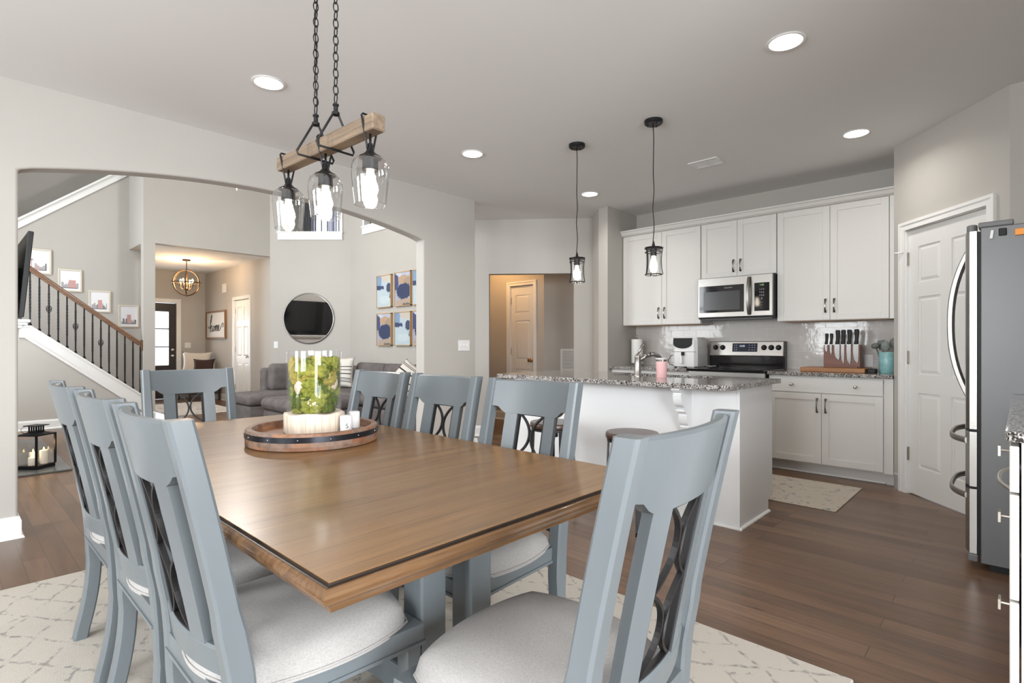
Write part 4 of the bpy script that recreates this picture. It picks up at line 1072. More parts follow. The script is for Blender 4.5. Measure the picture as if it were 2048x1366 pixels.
single(mb, 'power_cord', m_blackp, 'black power cord plugged in beside the air fryer', 'cord', (5.78, 2.86, 0.915), True, auto=50)
pt = thing('paper_towel_holder', 'paper towel roll upright on a dark holder', 'paper towel', (5.66, 3.315, 0.914))
mb = MB(); mb.lathe([(0.0, 0), (0.085, 0), (0.085, 0.012), (0.0, 0.0135)], (5.66, 3.315, 0.9142), 28, cap=False); W2(mb, 'holder_base', m_greyp, pt, True, auto=40)
mb = MB(); mb.lathe([(0.018, 0.03), (0.064, 0.03), (0.066, 0.036), (0.066, 0.305), (0.064, 0.31), (0.018, 0.31)], (5.66, 3.315, 0.914), 36, cap=False); W2(mb, 'paper_roll', m_paper, pt, True, auto=40)
mb = MB(); mb.tube([Vector((5.66, 3.315, 0.925)), Vector((5.66, 3.315, 1.25))], 0.008, 10); mb.sphere((5.66, 3.315, 1.262), 0.015); W2(mb, 'post_finial', m_nickel, pt, True)

# knife block on a board
mb = MB(); mb.box(5.47, 0.985, 0.9143, 5.79, 1.497, 0.952, bev=0.004)
single(mb, 'cutting_board', m_board, 'thick honey-coloured wooden cutting board under the knife block', 'cutting board', (5.63, 1.24, 0.914))
mb = MB(); mb.box(5.61, 1.045, 0.9525, 5.70, 1.335, 1.158, bev=0.004)
mb.box(5.585, 1.06, 0.9525, 5.70, 1.32, 0.965, bev=0.002)
single(mb, 'knife_block', m_block, 'reddish wood magnetic knife block', 'knife block', (5.64, 1.19, 0.9525))
def knife(y, hl, hw_, bl, bw, label):
    kx = 5.600
    t = thing('kitchen_knife', label, 'knife', (kx, y, 1.155), 0, 'black-handled knives on the magnetic block')
    mb = MB(); secs = []
    for q, w in ((0, 0.85), (0.12, 1.0), (0.35, 0.8), (0.6, 0.95), (0.85, 1.1), (0.96, 1.05), (1.0, 0.7)):
        z = 1.162+hl*q; o = -0.006*math.sin(q*2.2)
        secs.append([Vector((kx+dx*0.009, y+o+dy*hw_*w/2, z)) for dx, dy in ((-1, -0.6), (-0.6, -1), (0.6, -1), (1, -0.6), (1, 0.6), (0.6, 1), (-0.6, 1), (-1, 0.6))])
    mb.loft(secs); W2(mb, 'handle', m_blackp, t, True, auto=50)
    mb = MB(); pts = [(y-bw*0.45, 1.164), (y+bw*0.55, 1.164), (y+bw*0.55, 1.164-bl*0.45), (y+bw*0.35, 1.164-bl*0.8), (y-bw*0.25, 1.164-bl), (y-bw*0.42, 1.164-bl*0.8)]
    mb.prism(pts, kx-0.0015, kx+0.0015, 'X'); W2(mb, 'blade', m_blade, t)
    mb = MB(); mb.box(kx-0.006, y-hw_*0.5, 1.158, kx+0.006, y+hw_*0.5, 1.166, bev=0.002); W2(mb, 'bolster', m_steelp, t)
    return t
for y, hl, hw_, bl, bw, lab in ((1.312, 0.102, 0.025, 0.070, 0.022, 'smallest black-handled knife at the left end of the block'),
        (1.273, 0.102, 0.025, 0.095, 0.016, 'slim-bladed small knife second from the left on the block'),
        (1.222, 0.132, 0.034, 0.145, 0.042, 'broad dark-bladed knife third from the left on the block'),
        (1.178, 0.133, 0.034, 0.180, 0.026, 'long knife third from the right on the block'),
        (1.130, 0.134, 0.034, 0.182, 0.034, 'long knife second from the right on the block'),
        (1.075, 0.137, 0.034, 0.172, 0.042, 'wide-bladed knife at the right end of the block')):
    knife(y, hl, hw_, bl, bw, lab)
mb = MB(); mb.box(5.52, 0.918, 0.9143, 5.62, 0.975, 0.950, bev=0.004)
single(mb, 'storage_box', m_blackp, 'small black box on the counter right of the cutting board', 'box', (5.57, 0.946, 0.9143))
ck = thing('utensil_crock', 'pale turquoise utensil crock in the corner by the pantry', 'crock', (5.62, 0.848, 0.9142))
m_turq = M('turquoise_glaze', (0.24, 0.46, 0.47), 0.3, var=0.15, vscale=30)
mb = MB(); mb.lathe([(0.0, 0.0), (0.057, 0), (0.060, 0.004), (0.060, 0.178), (0.057, 0.182), (0.053, 0.178), (0.053, 0.01), (0.0, 0.01)], (5.62, 0.848, 0.9142), 36, cap=False); W2(mb, 'crock_body', m_turq, ck, True, auto=50)
m_sil = M('grey_silicone', (0.12, 0.135, 0.13), 0.55); m_sil2 = M('sage_silicone', (0.19, 0.215, 0.20), 0.55)
def utensil(kind, dx, dy, tx, ty, h, mat, label):
    b = Vector((5.62+dx, 0.848+dy, 0.926)); e = Vector((5.62+tx, 0.848+ty, 0.926+h)); d = (e-b).normalized()
    t = thing(kind, label, 'utensil', tuple(b), 0, 'silicone utensils in the turquoise crock')
    mb = MB(); mb.tube([b, e], 0.006, 10); W2(mb, 'handle', mat, t, True)
    mb = MB(); rot = Vector((0, 0, 1)).rotation_difference(d).to_matrix().to_4x4()
    if kind == 'ladle': mb.sphere(e+d*0.02, 0.034, (0.9, 1, 0.75), mat=rot)
    elif kind == 'serving_spoon': mb.sphere(e+d*0.035, 0.040, (0.28, 0.8, 1.1), mat=rot)
    else: mb.box(-0.004, -0.028, 0.0, 0.004, 0.028, 0.085, bev=0.003, mat=Matrix.Translation(e) @ rot)
    W2(mb, 'utensil_head', mat, t, True, auto=50)
utensil('ladle', 0.0, 0.02, -0.02, 0.075, 0.205, m_sil, 'dark grey ladle leaning left out of the crock')
utensil('serving_spoon', -0.02, 0.0, -0.045, 0.005, 0.185, m_sil2, 'round sage serving spoon at the front of the crock')
utensil('spatula', 0.02, 0.0, 0.03, 0.035, 0.19, m_sil, 'grey spatula at the back of the crock')
utensil('serving_spoon', 0.0, -0.02, -0.01, -0.045, 0.215, m_sil, 'dark grey serving spoon at the right of the crock')

# ------------------------------------------------------------------ ISLAND
il = thing('kitchen_island', 'white panelled kitchen island with corbels', 'island', (3.73, 2.24, 0))
mb = MB(); mb.box(3.432, 1.292, 0, 3.95, 3.19, 0.69); mb.box(3.95, 1.292, 0.10, 4.032, 3.19, 0.69); mb.box(3.432, 1.292, 0.69, 3.74, 3.19, 0.884); mb.box(3.74, 1.292, 0.69, 4.032, 1.64, 0.884); mb.box(3.74, 2.51, 0.69, 4.032, 3.19, 0.884); W2(mb, 'island_body', m_island, il)
mb = MB()
mb.box(3.428, 1.284, 0.10, 4.034, 1.293, 0.884); mb.box(3.428, 1.284, 0.0, 3.955, 1.293, 0.10)
mb.box(3.426, 1.282, 0.0, 3.446, 1.300, 0.884); W2(mb, 'end_panel', m_island, il)
mb = MB(); prof = [(0, 0), (0.014, 0), (0.013, 0.006), (0.008, 0.012), (0.003, 0.014), (0, 0.014)]
mb.loft([[Vector((x, 1.284-y, z)) for y, z in prof] for x in (3.410, 3.965)])
mb.loft([[Vector((3.428-y, yy, z)) for y, z in prof] for yy in (1.265, 3.19)]); W2(mb, 'shoe_moulding', m_trim, il)
def corbel(y):
    pr = [(0, 0.884), (0.185, 0.884), (0.185, 0.868), (0.165, 0.852), (0.150, 0.846), (0.150, 0.84)]
    pr += [(0.158-0.045*(1-math.cos(a)), 0.84-0.085*math.sin(a)) for a in [PI/2*k/8 for k in range(9)]]
    pr += [(0.085, 0.74), (0.115, 0.738), (0.115, 0.722), (0.085, 0.715), (0.070, 0.70)]
    pr += [(0.078-0.032*(1-math.cos(a)), 0.69-0.065*math.sin(a)) for a in [PI/2*k/6 for k in range(7)]]
    pr += [(0.052, 0.612), (0.040, 0.588), (0.0, 0.578)]
    mb = MB(); mb.prism([(3.4335-x, z) for x, z in pr], y, y+0.058, 'Y'); W2(mb, 'corbel', m_island, il)
corbel(1.598); corbel(2.985)
for xx in (3.445,):
    for k in range(3):
        a = 1.32+k*0.62
for k, (a, b) in enumerate(((1.30, 1.76), (1.765, 2.40), (2.405, 2.80), (2.805, 3.18))):
    mb = MB(); mb.box(4.033, a, 0.115, 4.05, b, 0.868, bev=0.002, seg=1); W2(mb, 'door', m_cab, il)
# granite top with rounded seating corners and a sink cut-out
def arc(cx, cy, r, a0, a1, n=7): return [(cx+r*math.cos(a0+(a1-a0)*k/n), cy+r*math.sin(a0+(a1-a0)*k/n)) for k in range(n+1)]
X0, X1, Y0, Y1 = 3.215, 4.172, 1.262, 3.262; r = 0.075
out = arc(X0+r, Y0+r, r, -PI/2, -PI) if False else []
outer = arc(X0+r, Y0+r, r, PI, 1.5*PI)+arc(X1-0.02, Y0+0.02, 0.02, 1.5*PI, 2*PI, 4)+arc(X1-0.02, Y1-0.02, 0.02, 0, PI/2, 4)+arc(X0+r, Y1-r, r, PI/2, PI)
hx0, hx1, hy0, hy1 = 3.775, 4.105, 1.68, 2.47
inner = arc(hx0+0.06, hy0+0.06, 0.06, PI, 1.5*PI)+arc(hx1-0.06, hy0+0.06, 0.06, 1.5*PI, 2*PI)+arc(hx1-0.06, hy1-0.06, 0.06, 0, PI/2)+arc(hx0+0.06, hy1-0.06, 0.06, PI/2, PI)
bm = bmesh.new()
def loop(pts, z):
    vs_ = [bm.verts.new((x, y, z)) for x, y in pts]; es_ = [bm.edges.new((vs_[i], vs_[(i+1) % len(vs_)])) for i in range(len(vs_))]; return vs_, es_
rings = {}
for z in (0.884, 0.914):
    o_, oe = loop(outer, z); i_, ie = loop(inner, z); rings[z] = (o_, i_)
    bmesh.ops.triangle_fill(bm, use_beauty=True, use_dissolve=False, edges=oe+ie)
for k in (0, 1):
    a, b = rings[0.884][k], rings[0.914][k]
    for i in range(len(a)): bm.faces.new((a[i], a[(i+1) % len(a)], b[(i+1) % len(a)], b[i]))
mb = MB(); mb.bm.free(); mb.bm = bm
tp = single(mb, 'countertop', m_granite, 'speckled granite island top with rounded corners and a sink', 'countertop', (3.69, 2.26, 0.884))
mb = MB()
def rr(x0_, x1_, y0_, y1_, z): return [Vector((x, y, z)) for x, y in ((x0_, y0_), (x1_, y0_), (x1_, y1_), (x0_, y1_))]
mb.loft([rr(hx0-0.02, hx1+0.02, hy0-0.02, hy1+0.02, 0.8825), rr(hx0-0.006, hx1+0.006, hy0-0.006, hy1+0.006, 0.882), rr(hx0-0.004, hx1+0.004, hy0-0.004, hy1+0.004, 0.72), rr(hx0+0.03, hx1-0.03, hy0+0.03, hy1-0.03, 0.705)], cap=False)
mb.bm.faces.new([v for v in list(mb.bm.verts)[-4:]])
W2(mb, 'sink_basin', m_steel, tp)
# faucet
fa = thing('kitchen_faucet', 'brushed nickel pull-out faucet on the island', 'faucet', (3.715, 2.17, 0.914))
fx, fy = 3.715, 2.17
mb = MB(); mb.lathe([(0.0, 0.0), (0.030, 0.0), (0.031, 0.006), (0.027, 0.012), (0.0255, 0.10), (0.0235, 0.145), (0.025, 0.150), (0.024, 0.158), (0.014, 0.172), (0.008, 0.178), (0, 0.179)], (fx, fy, 0.9142), 28, cap=False); W2(mb, 'faucet_body', m_steel, fa, True, auto=50)
mb = MB(); mb.tube([Vector((fx+0.01, fy-0.005, 1.03)), Vector((fx+0.045, fy-0.035, 1.068)), Vector((fx+0.085, fy-0.065, 1.085))], 0.015, 14, r2=0.017)
W2(mb, 'spout', m_steel, fa, True)
mb = MB(); mb.tube([Vector((fx+0.083, fy-0.063, 1.085)), Vector((fx+0.103, fy-0.079, 1.087)), Vector((fx+0.132, fy-0.101, 1.073)), Vector((fx+0.148, fy-0.113, 1.055))], 0.019, 14, r2=0.015)
W2(mb, 'spray_head', M('spray_head_grey', (0.20, 0.195, 0.185), 0.35, 0.7), fa, True)
mb = MB(); mb.tube([Vector((fx, fy, 1.085)), Vector((fx+0.022, fy-0.012, 1.125)), Vector((fx+0.04, fy-0.022, 1.165))], 0.006, 10, r2=0.012); W2(mb, 'lever_handle', m_steel, fa, True)
tu = thing('tumbler', 'pink insulated tumbler with a clear lid on the island', 'tumbler', (3.69, 1.955, 0.914))
m_pink = M('pink_powder_coat', (0.80, 0.49, 0.49), 0.45)
mb = MB(); mb.lathe([(0.0, 0), (0.036, 0), (0.038, 0.004), (0.0415, 0.120), (0.0415, 0.122), (0.0, 0.122)], (3.69, 1.955, 0.9142), 32, cap=False); W2(mb, 'tumbler_body', m_pink, tu, True, auto=40)
mb = MB(); mb.lathe([(0.041, 0.122), (0.0418, 0.135), (0.0405, 0.136), (0.0, 0.136)], (3.69, 1.955, 0.9142), 32, cap=False); W2(mb, 'steel_rim', m_steelp, tu, True, auto=40)
mb = MB(); mb.lathe([(0.043, 0.136), (0.043, 0.146), (0.038, 0.148), (0.0, 0.148)], (3.69, 1.955, 0.9142), 32, cap=False); W2(mb, 'lid', M('frosted_lid', (0.62, 0.60, 0.58), 0.25), tu, True, auto=40)

# bar stools
def stool(label):
    t = thing('bar_stool', label, 'stool', (0, 0, 0), 0, 'wood and iron bar stools at the island')
    mb = MB(); mb.lathe([(0.0, 0.568), (0.155, 0.568), (0.166, 0.574), (0.168, 0.584), (0.166, 0.602), (0.160, 0.608), (0.0, 0.609)], n=48, cap=False); mb.build('seat', m_stool, t, True, auto=40)
    mb = MB(); mb.lathe([(0.0, 0.546), (0.13, 0.546), (0.158, 0.550), (0.158, 0.5675), (0.0, 0.5675)], n=32, cap=False); mb.lathe([(0.035, 0.50), (0.035, 0.548)], n=16); mb.build('seat_plate', m_black, t, True, auto=40)
    mb = MB(); mb.tube([Vector((0, 0, 0.50)), Vector((0, 0, 0.30))], 0.012, 10); mb.build('screw_post', m_black, t, True)
    for k in range(4):
        a = math.radians(133.4)+k*PI/2; ca_, sa_ = math.cos(a), math.sin(a); mb = MB()
        pts = [Vector((ca_*r_, sa_*r_, z)) for r_, z in ((0.150, 0.560), (0.152, 0.50), (0.158, 0.35), (0.168, 0.16), (0.176, 0.03), (0.166, 0.0))]
        secs = []
        tv = Vector((-sa_, ca_, 0)); rv = Vector((ca_, sa_, 0))
        for p in pts: secs.append([p+tv*x*0.017+rv*y*0.004 for x, y in ((-1, -1), (1, -1), (1, 1), (-1, 1))])
        mb.loft(secs); mb.build('leg', m_black, t)
    mb = MB(); mb.tube([Vector((0.163*math.cos(2*PI*k/32), 0.163*math.sin(2*PI*k/32), 0.185)) for k in range(32)], 0.007, 8, True); mb.build('foot_ring', m_black, t, True)
    return t
s1 = stool('round wooden bar stool under the overhang, nearest the corbel'); s1.location = (3.005, 1.795, 0)
dup(s1, (3.02, 2.45, 0), 0.3, 'round wooden bar stool partly hidden behind a dining chair')

# kitchen mat
mb = MB(); mb.box(4.245, 0.935, 0.0005, 5.085, 2.50, 0.007, bev=0.002, seg=1)
single(mb, 'kitchen_mat', m_mat, 'faded floral runner between the island and the range', 'mat', (4.66, 1.72, 0))

# pendants over the island
def pendant(label):
    t = thing('pendant_lamp', label, 'pendant lamp', (0, 0, 1.64), 0, 'black caged glass pendants over the island')
    b = lambda z: z-1.64
    mb = MB(); mb.lathe([(0.0, b(2.722)), (0.058, b(2.722)), (0.064, b(2.728)), (0.064, b(2.7495)), (0.0, b(2.7495))], n=32, cap=False)
    for k in range(3): a = 2*PI*k/3; mb.lathe([(0.005, b(2.714)), (0.005, b(2.722))], (0.04*math.cos(a), 0.04*math.sin(a), 0), 8)
    mb.build('canopy', m_black, t, True, auto=40)
    mb = MB(); mb.tube([Vector((0.003*math.sin(k*0.8), 0.003*math.cos(k*0.6), b(2.722-(2.722-1.885)*k/30))) for k in range(31)], 0.0032, 8); mb.build('cord', m_blackp, t, True)
    mb = MB(); mb.lathe([(0.004, b(1.895)), (0.010, b(1.87)), (0.013, b(1.852)), (0.060, b(1.850)), (0.063, b(1.844)), (0.060, b(1.838)), (0.022, b(1.838)), (0.022, b(1.79)), (0.015, b(1.788))], n=28); mb.build('cap', m_black, t, True, auto=40)
    mb = MB(); mb.lathe([(0.051, b(1.842)), (0.051, b(1.648))], n=40, cap=False); mb.build('glass_cylinder', m_shade, t, True)
    cg = MB()
    for k in range(3):
        a = 2*PI*k/3+0.75; pts = []
        for q in range(13):
            z = 1.848-(1.848-1.655)*q/12; u = abs(2*q/12-1); rr_ = 0.0555+0.012*u**2
            pts.append(Vector((rr_*math.cos(a), rr_*math.sin(a), b(z))))
        cg.ribbon(pts, (-math.sin(a), math.cos(a), 0), 0.012, 0.003)
    for z in (1.815, 1.657): cg.tube([Vector((0.058*math.cos(2*PI*k/36), 0.058*math.sin(2*PI*k/36), b(z))) for k in range(36)], 0.0034, 8, True)
    cg.build('wire_cage', m_black, t, True, auto=50)
    mb = MB(); mb.lathe([(0.012, b(1.79)), (0.014, b(1.775)), (0.024, b(1.735)), (0.027, b(1.712)), (0.022, b(1.692)), (0.010, b(1.678)), (0.0, b(1.676))], n=20, cap=False); mb.build('bulb', m_bulb, t, True)
    return t
p1_ = pendant('caged glass pendant over the island, nearer the cabinets wall corner'); p1_.location = (3.463, 2.567, 1.64); p1_['label'] = 'caged glass pendant hanging in front of the hallway opening'
dup(p1_, (3.465, 1.898, 1.64), 0.0, 'caged glass pendant hanging in front of the upper cabinets')

# recessed ceiling lights
cans = [(1.36, 3.32, 'recessed light near the arch, left of the chandelier chains'), (3.04, 0.90, 'big round recessed light nearest the camera at upper right'),
        (3.03, 3.32, 'recessed light before the arch wall end, right of the chandelier'), (4.72, 0.905, 'recessed light in front of the pantry door'), (4.69, 3.31, 'smallest recessed light, above the hallway opening')]
c0 = None
for x, y, lab in cans:
    if c0 is None:
        c0 = thing('ceiling_light', lab, 'ceiling light', (x, y, 2.75), 0, 'round recessed ceiling lights')
        mb = MB(); mb.lathe([(0.080, -0.001), (0.094, -0.001), (0.096, -0.004), (0.090, -0.008), (0.080, -0.006)], n=40, cap=False); mb.build('trim_ring', m_trim, c0, True, auto=50)
        mb = MB(); mb.lathe([(0.0, -0.0045), (0.080, -0.0045), (0.080, -0.001), (0.0, -0.001)], n=40, cap=False); mb.build('lens', m_can, c0, True, auto=50)
    else: dup(c0, (x, y, 2.75), 0, lab)
    l = area_light('downlight', (x, y, 2.738), (0, 0, 0), 0.15, 0.15, 4.5, (1.0, 0.95, 0.88), math.radians(150)); l.data.shape = 'DISK'

# ceiling vent
vt = thing('ceiling_vent', 'white slotted air vent in the kitchen ceiling', 'vent', (4.585, 2.0, 2.75))
mb = MB()
for a, b, c, d in ((4.49, 1.87, 4.51, 2.13), (4.66, 1.87, 4.68, 2.13), (4.51, 1.87, 4.66, 1.89), (4.51, 2.11, 4.66, 2.13), (4.51, 1.99, 4.66, 2.005)): mb.box(a, b, 2.742, c, d, 2.7495, bev=0.002, seg=1)
W2(mb, 'vent_frame', m_trim, vt)
mb = MB()
for k in range(8): x = 4.520+k*0.0185; mb.box(x, 1.89, 2.744, x+0.006, 2.11, 2.7485)
W2(mb, 'louvers', m_trim, vt)
mb = MB(); mb.box(4.51, 1.89, 2.7486, 4.66, 2.11, 2.7496); W2(mb, 'vent_backing', m_greyp, vt)

# return-air grille in the hallway
gr = thing('wall_grille', 'white return-air grille on the hallway wall', 'vent', tuple((GM @ Vector((0.40, 0, 0.80)))))
mb = MB()
for a, b, c, d in ((0.24, 0.78, 0.27, 1.10), (0.53, 0.78, 0.56, 1.10), (0.27, 0.78, 0.53, 0.81), (0.27, 1.07, 0.53, 1.10)): mb.box(a, -0.012, b, c, 0.0, d, mat=GM)
W2(mb, 'grille_frame', m_trim, gr)
mb = MB()
for k in range(13): z = 0.815+k*0.0195; mb.box(0.27, -0.010, z, 0.53, -0.002, z+0.011, mat=GM)
W2(mb, 'louvers', m_trim, gr)

# light switches
def switch(name, Mx, s, z, gangs, label):
    t = thing(name, label, 'switch', tuple(Mx @ Vector((s, 0, z))))
    w = 0.036+0.046*(gangs-1)+0.036
    mb = MB(); mb.box(s-w/2, -0.006, z-0.058, s+w/2, -0.0005, z+0.058, bev=0.002, mat=None); bmesh.ops.transform(mb.bm, matrix=Mx, verts=mb.bm.verts); W2(mb, 'cover_plate', m_white, t)
    for k in range(gangs):
        c = s+(k-(gangs-1)/2)*0.046
        mb = MB(); mb.box(c-0.006, -0.013, z-0.005, c+0.006, -0.005, z+0.014, bev=0.002); bmesh.ops.transform(mb.bm, matrix=Mx, verts=mb.bm.verts); W2(mb, 'toggle', m_trim, t)
AM = Matrix.Translation((0, YA, 0))
switch('light_switch', AM, 3.88, 1.152, 3, 'triple light switch on the arch wall end')
switch('light_switch', MM, 0.105, 1.16, 1, 'single light switch on the wall left of the round mirror')
switch('light_switch', Matrix.Translation((0, 13.3, 0)), 3.70, 1.15, 2, 'double light switch beside the front door')

# ------------------------------------------------------------------ FRIDGE
fg = thing('refrigerator', 'stainless french-door refrigerator with grey sides', 'refrigerator', (4.07, -0.22, 0))
fx0, fx1 = 3.672, 4.475
mb = MB(); mb.box(fx0, -0.63, 0.035, fx1, 0.155, 1.762, bev=0.004); W2(mb, 'cabinet_body', m_fside, fg)
mb = MB(); mb.box(fx0+0.02, -0.60, 0.0, fx1-0.02, 0.12, 0.036); W2(mb, 'base_plinth', m_blackp, fg)
def fdoor(name, xa, xb, za, zb):
    mb = MB(); cxm, hw_ = (fx0+fx1)/2, (fx1-fx0)/2; n_ = 12; secs = []
    prof = []
    for k in range(n_+1):
        x = xa+(xb-xa)*k/n_; u = (x-cxm)/hw_; prof.append((x, 0.232-0.022*abs(u)**2.2))
    pts = [(xa, 0.170)]+[(x, y-0.012*(1 if k in (0, n_) else 0)) for k, (x, y) in enumerate(prof)]+[(xb, 0.170)]
    mb.prism(pts, za, zb, 'Z'); return W2(mb, name, m_steel, fg)
xm = (fx0+fx1)/2
dl = fdoor('fridge_door', fx0+0.003, xm-0.003, 0.722, 1.748); dr = fdoor('fridge_door', xm+0.003, fx1-0.003, 0.722, 1.748)
d1 = fdoor('drawer', fx0+0.003, fx1-0.003, 0.425, 0.708); d2 = fdoor('freezer_drawer', fx0+0.003, fx1-0.003, 0.078, 0.412)
mb = MB(); mb.box(fx0+0.012, 0.156, 0.06, fx1-0.012, 0.172, 1.745); W2(mb, 'door_gasket', m_blackp, fg)
for xh, dd in ((xm-0.045, dl), (xm+0.045, dr)):
    mb = MB(); secs = []
    for k in range(21):
        q = k/20; z = 0.865+0.83*q; y = 0.222+0.082*(1-abs(2*q-1)**2.3)
        secs.append([Vector((xh+a*0.014, y+b*0.010, z)) for a, b in ((-1.3, -0.9), (-0.7, -1.4), (0.7, -1.4), (1.3, -0.9), (1.3, 0.9), (0.7, 1.4), (-0.7, 1.4), (-1.3, 0.9))])
    mb.loft(secs); W2(mb, 'door_handle', m_handle, dd, True, auto=50)
for zh, dd in ((0.655, d1), (0.365, d2)):
    mb = MB(); secs = []
    for k in range(25):
        q = k/24; x = fx0+0.055+(fx1-fx0-0.11)*q; y = 0.212+0.082*(1-abs(2*q-1)**3.5)
        secs.append([Vector((x, y+b*0.009, zh+a*0.015)) for a, b in ((-1, -0.5), (-0.5, -1), (0.5, -1), (1, -0.5), (1, 0.5), (0.5, 1), (-0.5, 1), (-1, 0.5))])
    mb.loft(secs); W2(mb, 'drawer_handle', m_handle, dd, True, auto=50)
mb = MB(); mb.box(fx0+0.004, 0.03, 1.7625, fx0+0.10, 0.165, 1.79, bev=0.006); mb.lathe([(0.022, 0), (0.022, 0.03), (0.018, 0.034)], (fx0+0.035, 0.19, 1.75), 16); W2(mb, 'hinge_cover', m_greyp, fg)
mb = MB(); mb.box(fx0-0.0, 0.165, 0.036, fx0+0.10, 0.205, 0.075, bev=0.006); W2(mb, 'front_foot', m_greyp, fg)
mb = MB(); mb.box(fx0+0.01, 0.157, 0.712, fx0+0.06, 0.215, 0.720); mb.box(fx0+0.01, 0.157, 0.414, fx0+0.06, 0.215, 0.423); W2(mb, 'drawer_seals', m_blackp, fg)
def magnet(y0_, y1_, z0_, z1_, mat, label, tilt=0.0):
    c = Vector((fx0-0.006, (y0_+y1_)/2, (z0_+z1_)/2)); hy, hz = (y1_-y0_)/2, (z1_-z0_)/2
    mb = MB(); mb.box(-0.0055, -hy, -hz, 0.0055, hy, hz, bev=0.003); bmesh.ops.rotate(mb.bm, verts=mb.bm.verts, matrix=Matrix.Rotation(tilt, 3, 'X'))
    o = mb.build('magnet', mat, None, False, tuple(c)); tag(o, label, 'magnet')
magnet(0.105, 0.118, 1.698, 1.742, m_white, 'slim white magnet on the fridge side', 0.12)
magnet(0.056, 0.086, 1.710, 1.747, m_blackp, 'black magnet on the fridge side')
magnet(-0.012, 0.026, 1.704, 1.737, M('orange_plastic', (0.85, 0.30, 0.02), 0.4), 'orange magnet on the fridge side')

# ------------------------------------------------------------------ NEAR COUNTER RUN AT THE RIGHT EDGE
nc = thing('drawer_cabinet', 'white drawer cabinet seen edge-on beside the camera', 'cabinet', (2.86, -0.3, 0))
mb = MB(); mb.box(2.085, -0.62, 0.10, 3.60, 0.001, 0.884); mb.box(2.085, -0.62, 0.0, 3.60, -0.08, 0.10); W2(mb, 'cabinet_box', m_cab, nc)
for za, zb, zc in ((0.742, 0.872, 0.846), (0.437, 0.734, 0.650), (0.112, 0.429, 0.392)):
    xa, xb = 2.083, 2.56
    mb = MB(); mb.box(xa, 0.006, za, xb, 0.026, zb, bev=0.002, seg=1); d = W2(mb, 'drawer', m_cab, nc)
    xc = 2.17
    k = MB(); k.tube([Vector((xc, 0.024, zc)), Vector((xc, 0.046, zc))], 0.004, 8)
    secs = [[Vector((xc-0.020+0.040*q/8, 0.046+e, zc+w*(0.010+0.005*abs(q/4-1)))) for e, w in ((0, -1), (0.006, -1), (0.006, 1), (0, 1))] for q in range(9)]
    k.loft(secs); W2(k, 'knob', m_nickel, d, True, auto=40)
for za, zb, xa, xb in ((0.112, 0.872, 2.565, 3.16), (0.112, 0.872, 3.165, 3.595)):
    mb = MB(); mb.box(xa, 0.006, za, xb, 0.024, zb, bev=0.002, seg=1); d = W2(mb, 'door', m_cab, nc)
    if xa < 3:
        k = MB(); k.tube([Vector((2.60+0.50*q/16, 0.020+0.045*(1-abs(q/8-1)**2.5), 0.645)) for q in range(17)], 0.007, 8); W2(k, 'bow_handle', m_nickel, d, True)
mb = MB(); mb.box(2.56, 0.001, 0.112, 2.565, 0.006, 0.872)
W2(mb, 'face_frame', m_cab, nc)
counter('countertop', [(2.075, -0.63), (3.64, -0.63), (3.64, 0.036), (2.10, 0.036), (2.082, 0.030), (2.075, 0.015)], 'speckled granite countertop end at the right edge of the photo', (2.86, -0.3, 0.884))

# ================================================================== STAIRCASE
sr = thing('staircase', 'staircase with iron balusters and a brown oak handrail', 'staircase', (0.9, 9.80, 0))
mb = MB(); ya, yb = 9.738, 9.83
low = [(-0.45, 1.255), (0.76, 1.255), (2.10, 0.15)]; top = [(2.10, 0.375), (0.815, 1.40), (-0.45, 1.40)]
mb.prism(low+top, ya+0.012, 9.86, 'Y')
mb.prism([(2.10, 0.375), (0.815, 1.40), (-0.45, 1.40), (-0.45, 1.42), (0.822, 1.42), (2.10, 0.40)], ya-0.012, 9.90, 'Y')
mb.prism([(-0.45, 1.255), (0.76, 1.255), (2.10, 0.15), (2.10, 0.185), (0.772, 1.282), (-0.45, 1.282)], ya, 9.86, 'Y')
W2(mb, 'stringer', m_trim, sr)
mb = MB()
for k in range(7):
    x = 2.08-0.25*k; z = 0.19*(k+1)
    mb.box(x-0.25, 9.90, z-0.03, x+0.02, 10.75, z)
    mb.box(x-0.012, 9.90, z-0.19, x, 10.75, z-0.03)
mb.box(-0.45, 9.90, 1.30, 0.33, 10.75, 1.38)
W2(mb, 'treads', m_rail, sr)
mb = MB()
P0, P1 = Vector((0.60, 9.80, 2.41)), Vector((2.095, 9.80, 1.195)); dv = (P1-P0).normalized(); nv = Vector((-dv.z, 0, dv.x)); nv = nv if nv.z > 0 else -nv
sec_ = [(-0.030, 0.0), (0.030, 0.0), (0.034, 0.025), (0.026, 0.052), (0.012, 0.062), (-0.012, 0.062), (-0.026, 0.052), (-0.034, 0.025)]
mb.loft([[p+Vector((0, y, 0))+nv*(h-0.06) for y, h in sec_] for p in (P0, P1)])
W2(mb, 'handrail', m_rail, sr, True, auto=35)
mb = MB(); mb.box(2.085, 9.765, 1.075, 2.109, 9.835, 1.235, bev=0.006); W2(mb, 'rail_rosette', m_rail, sr)
def rail_z(x): return P0.z+(x-P0.x)*(P1.z-P0.z)/(P1.x-P0.x)-0.072
def str_z(x): return 1.42 if x < 0.822 else 0.40+(2.10-x)*(1.42-0.40)/(2.10-0.822)
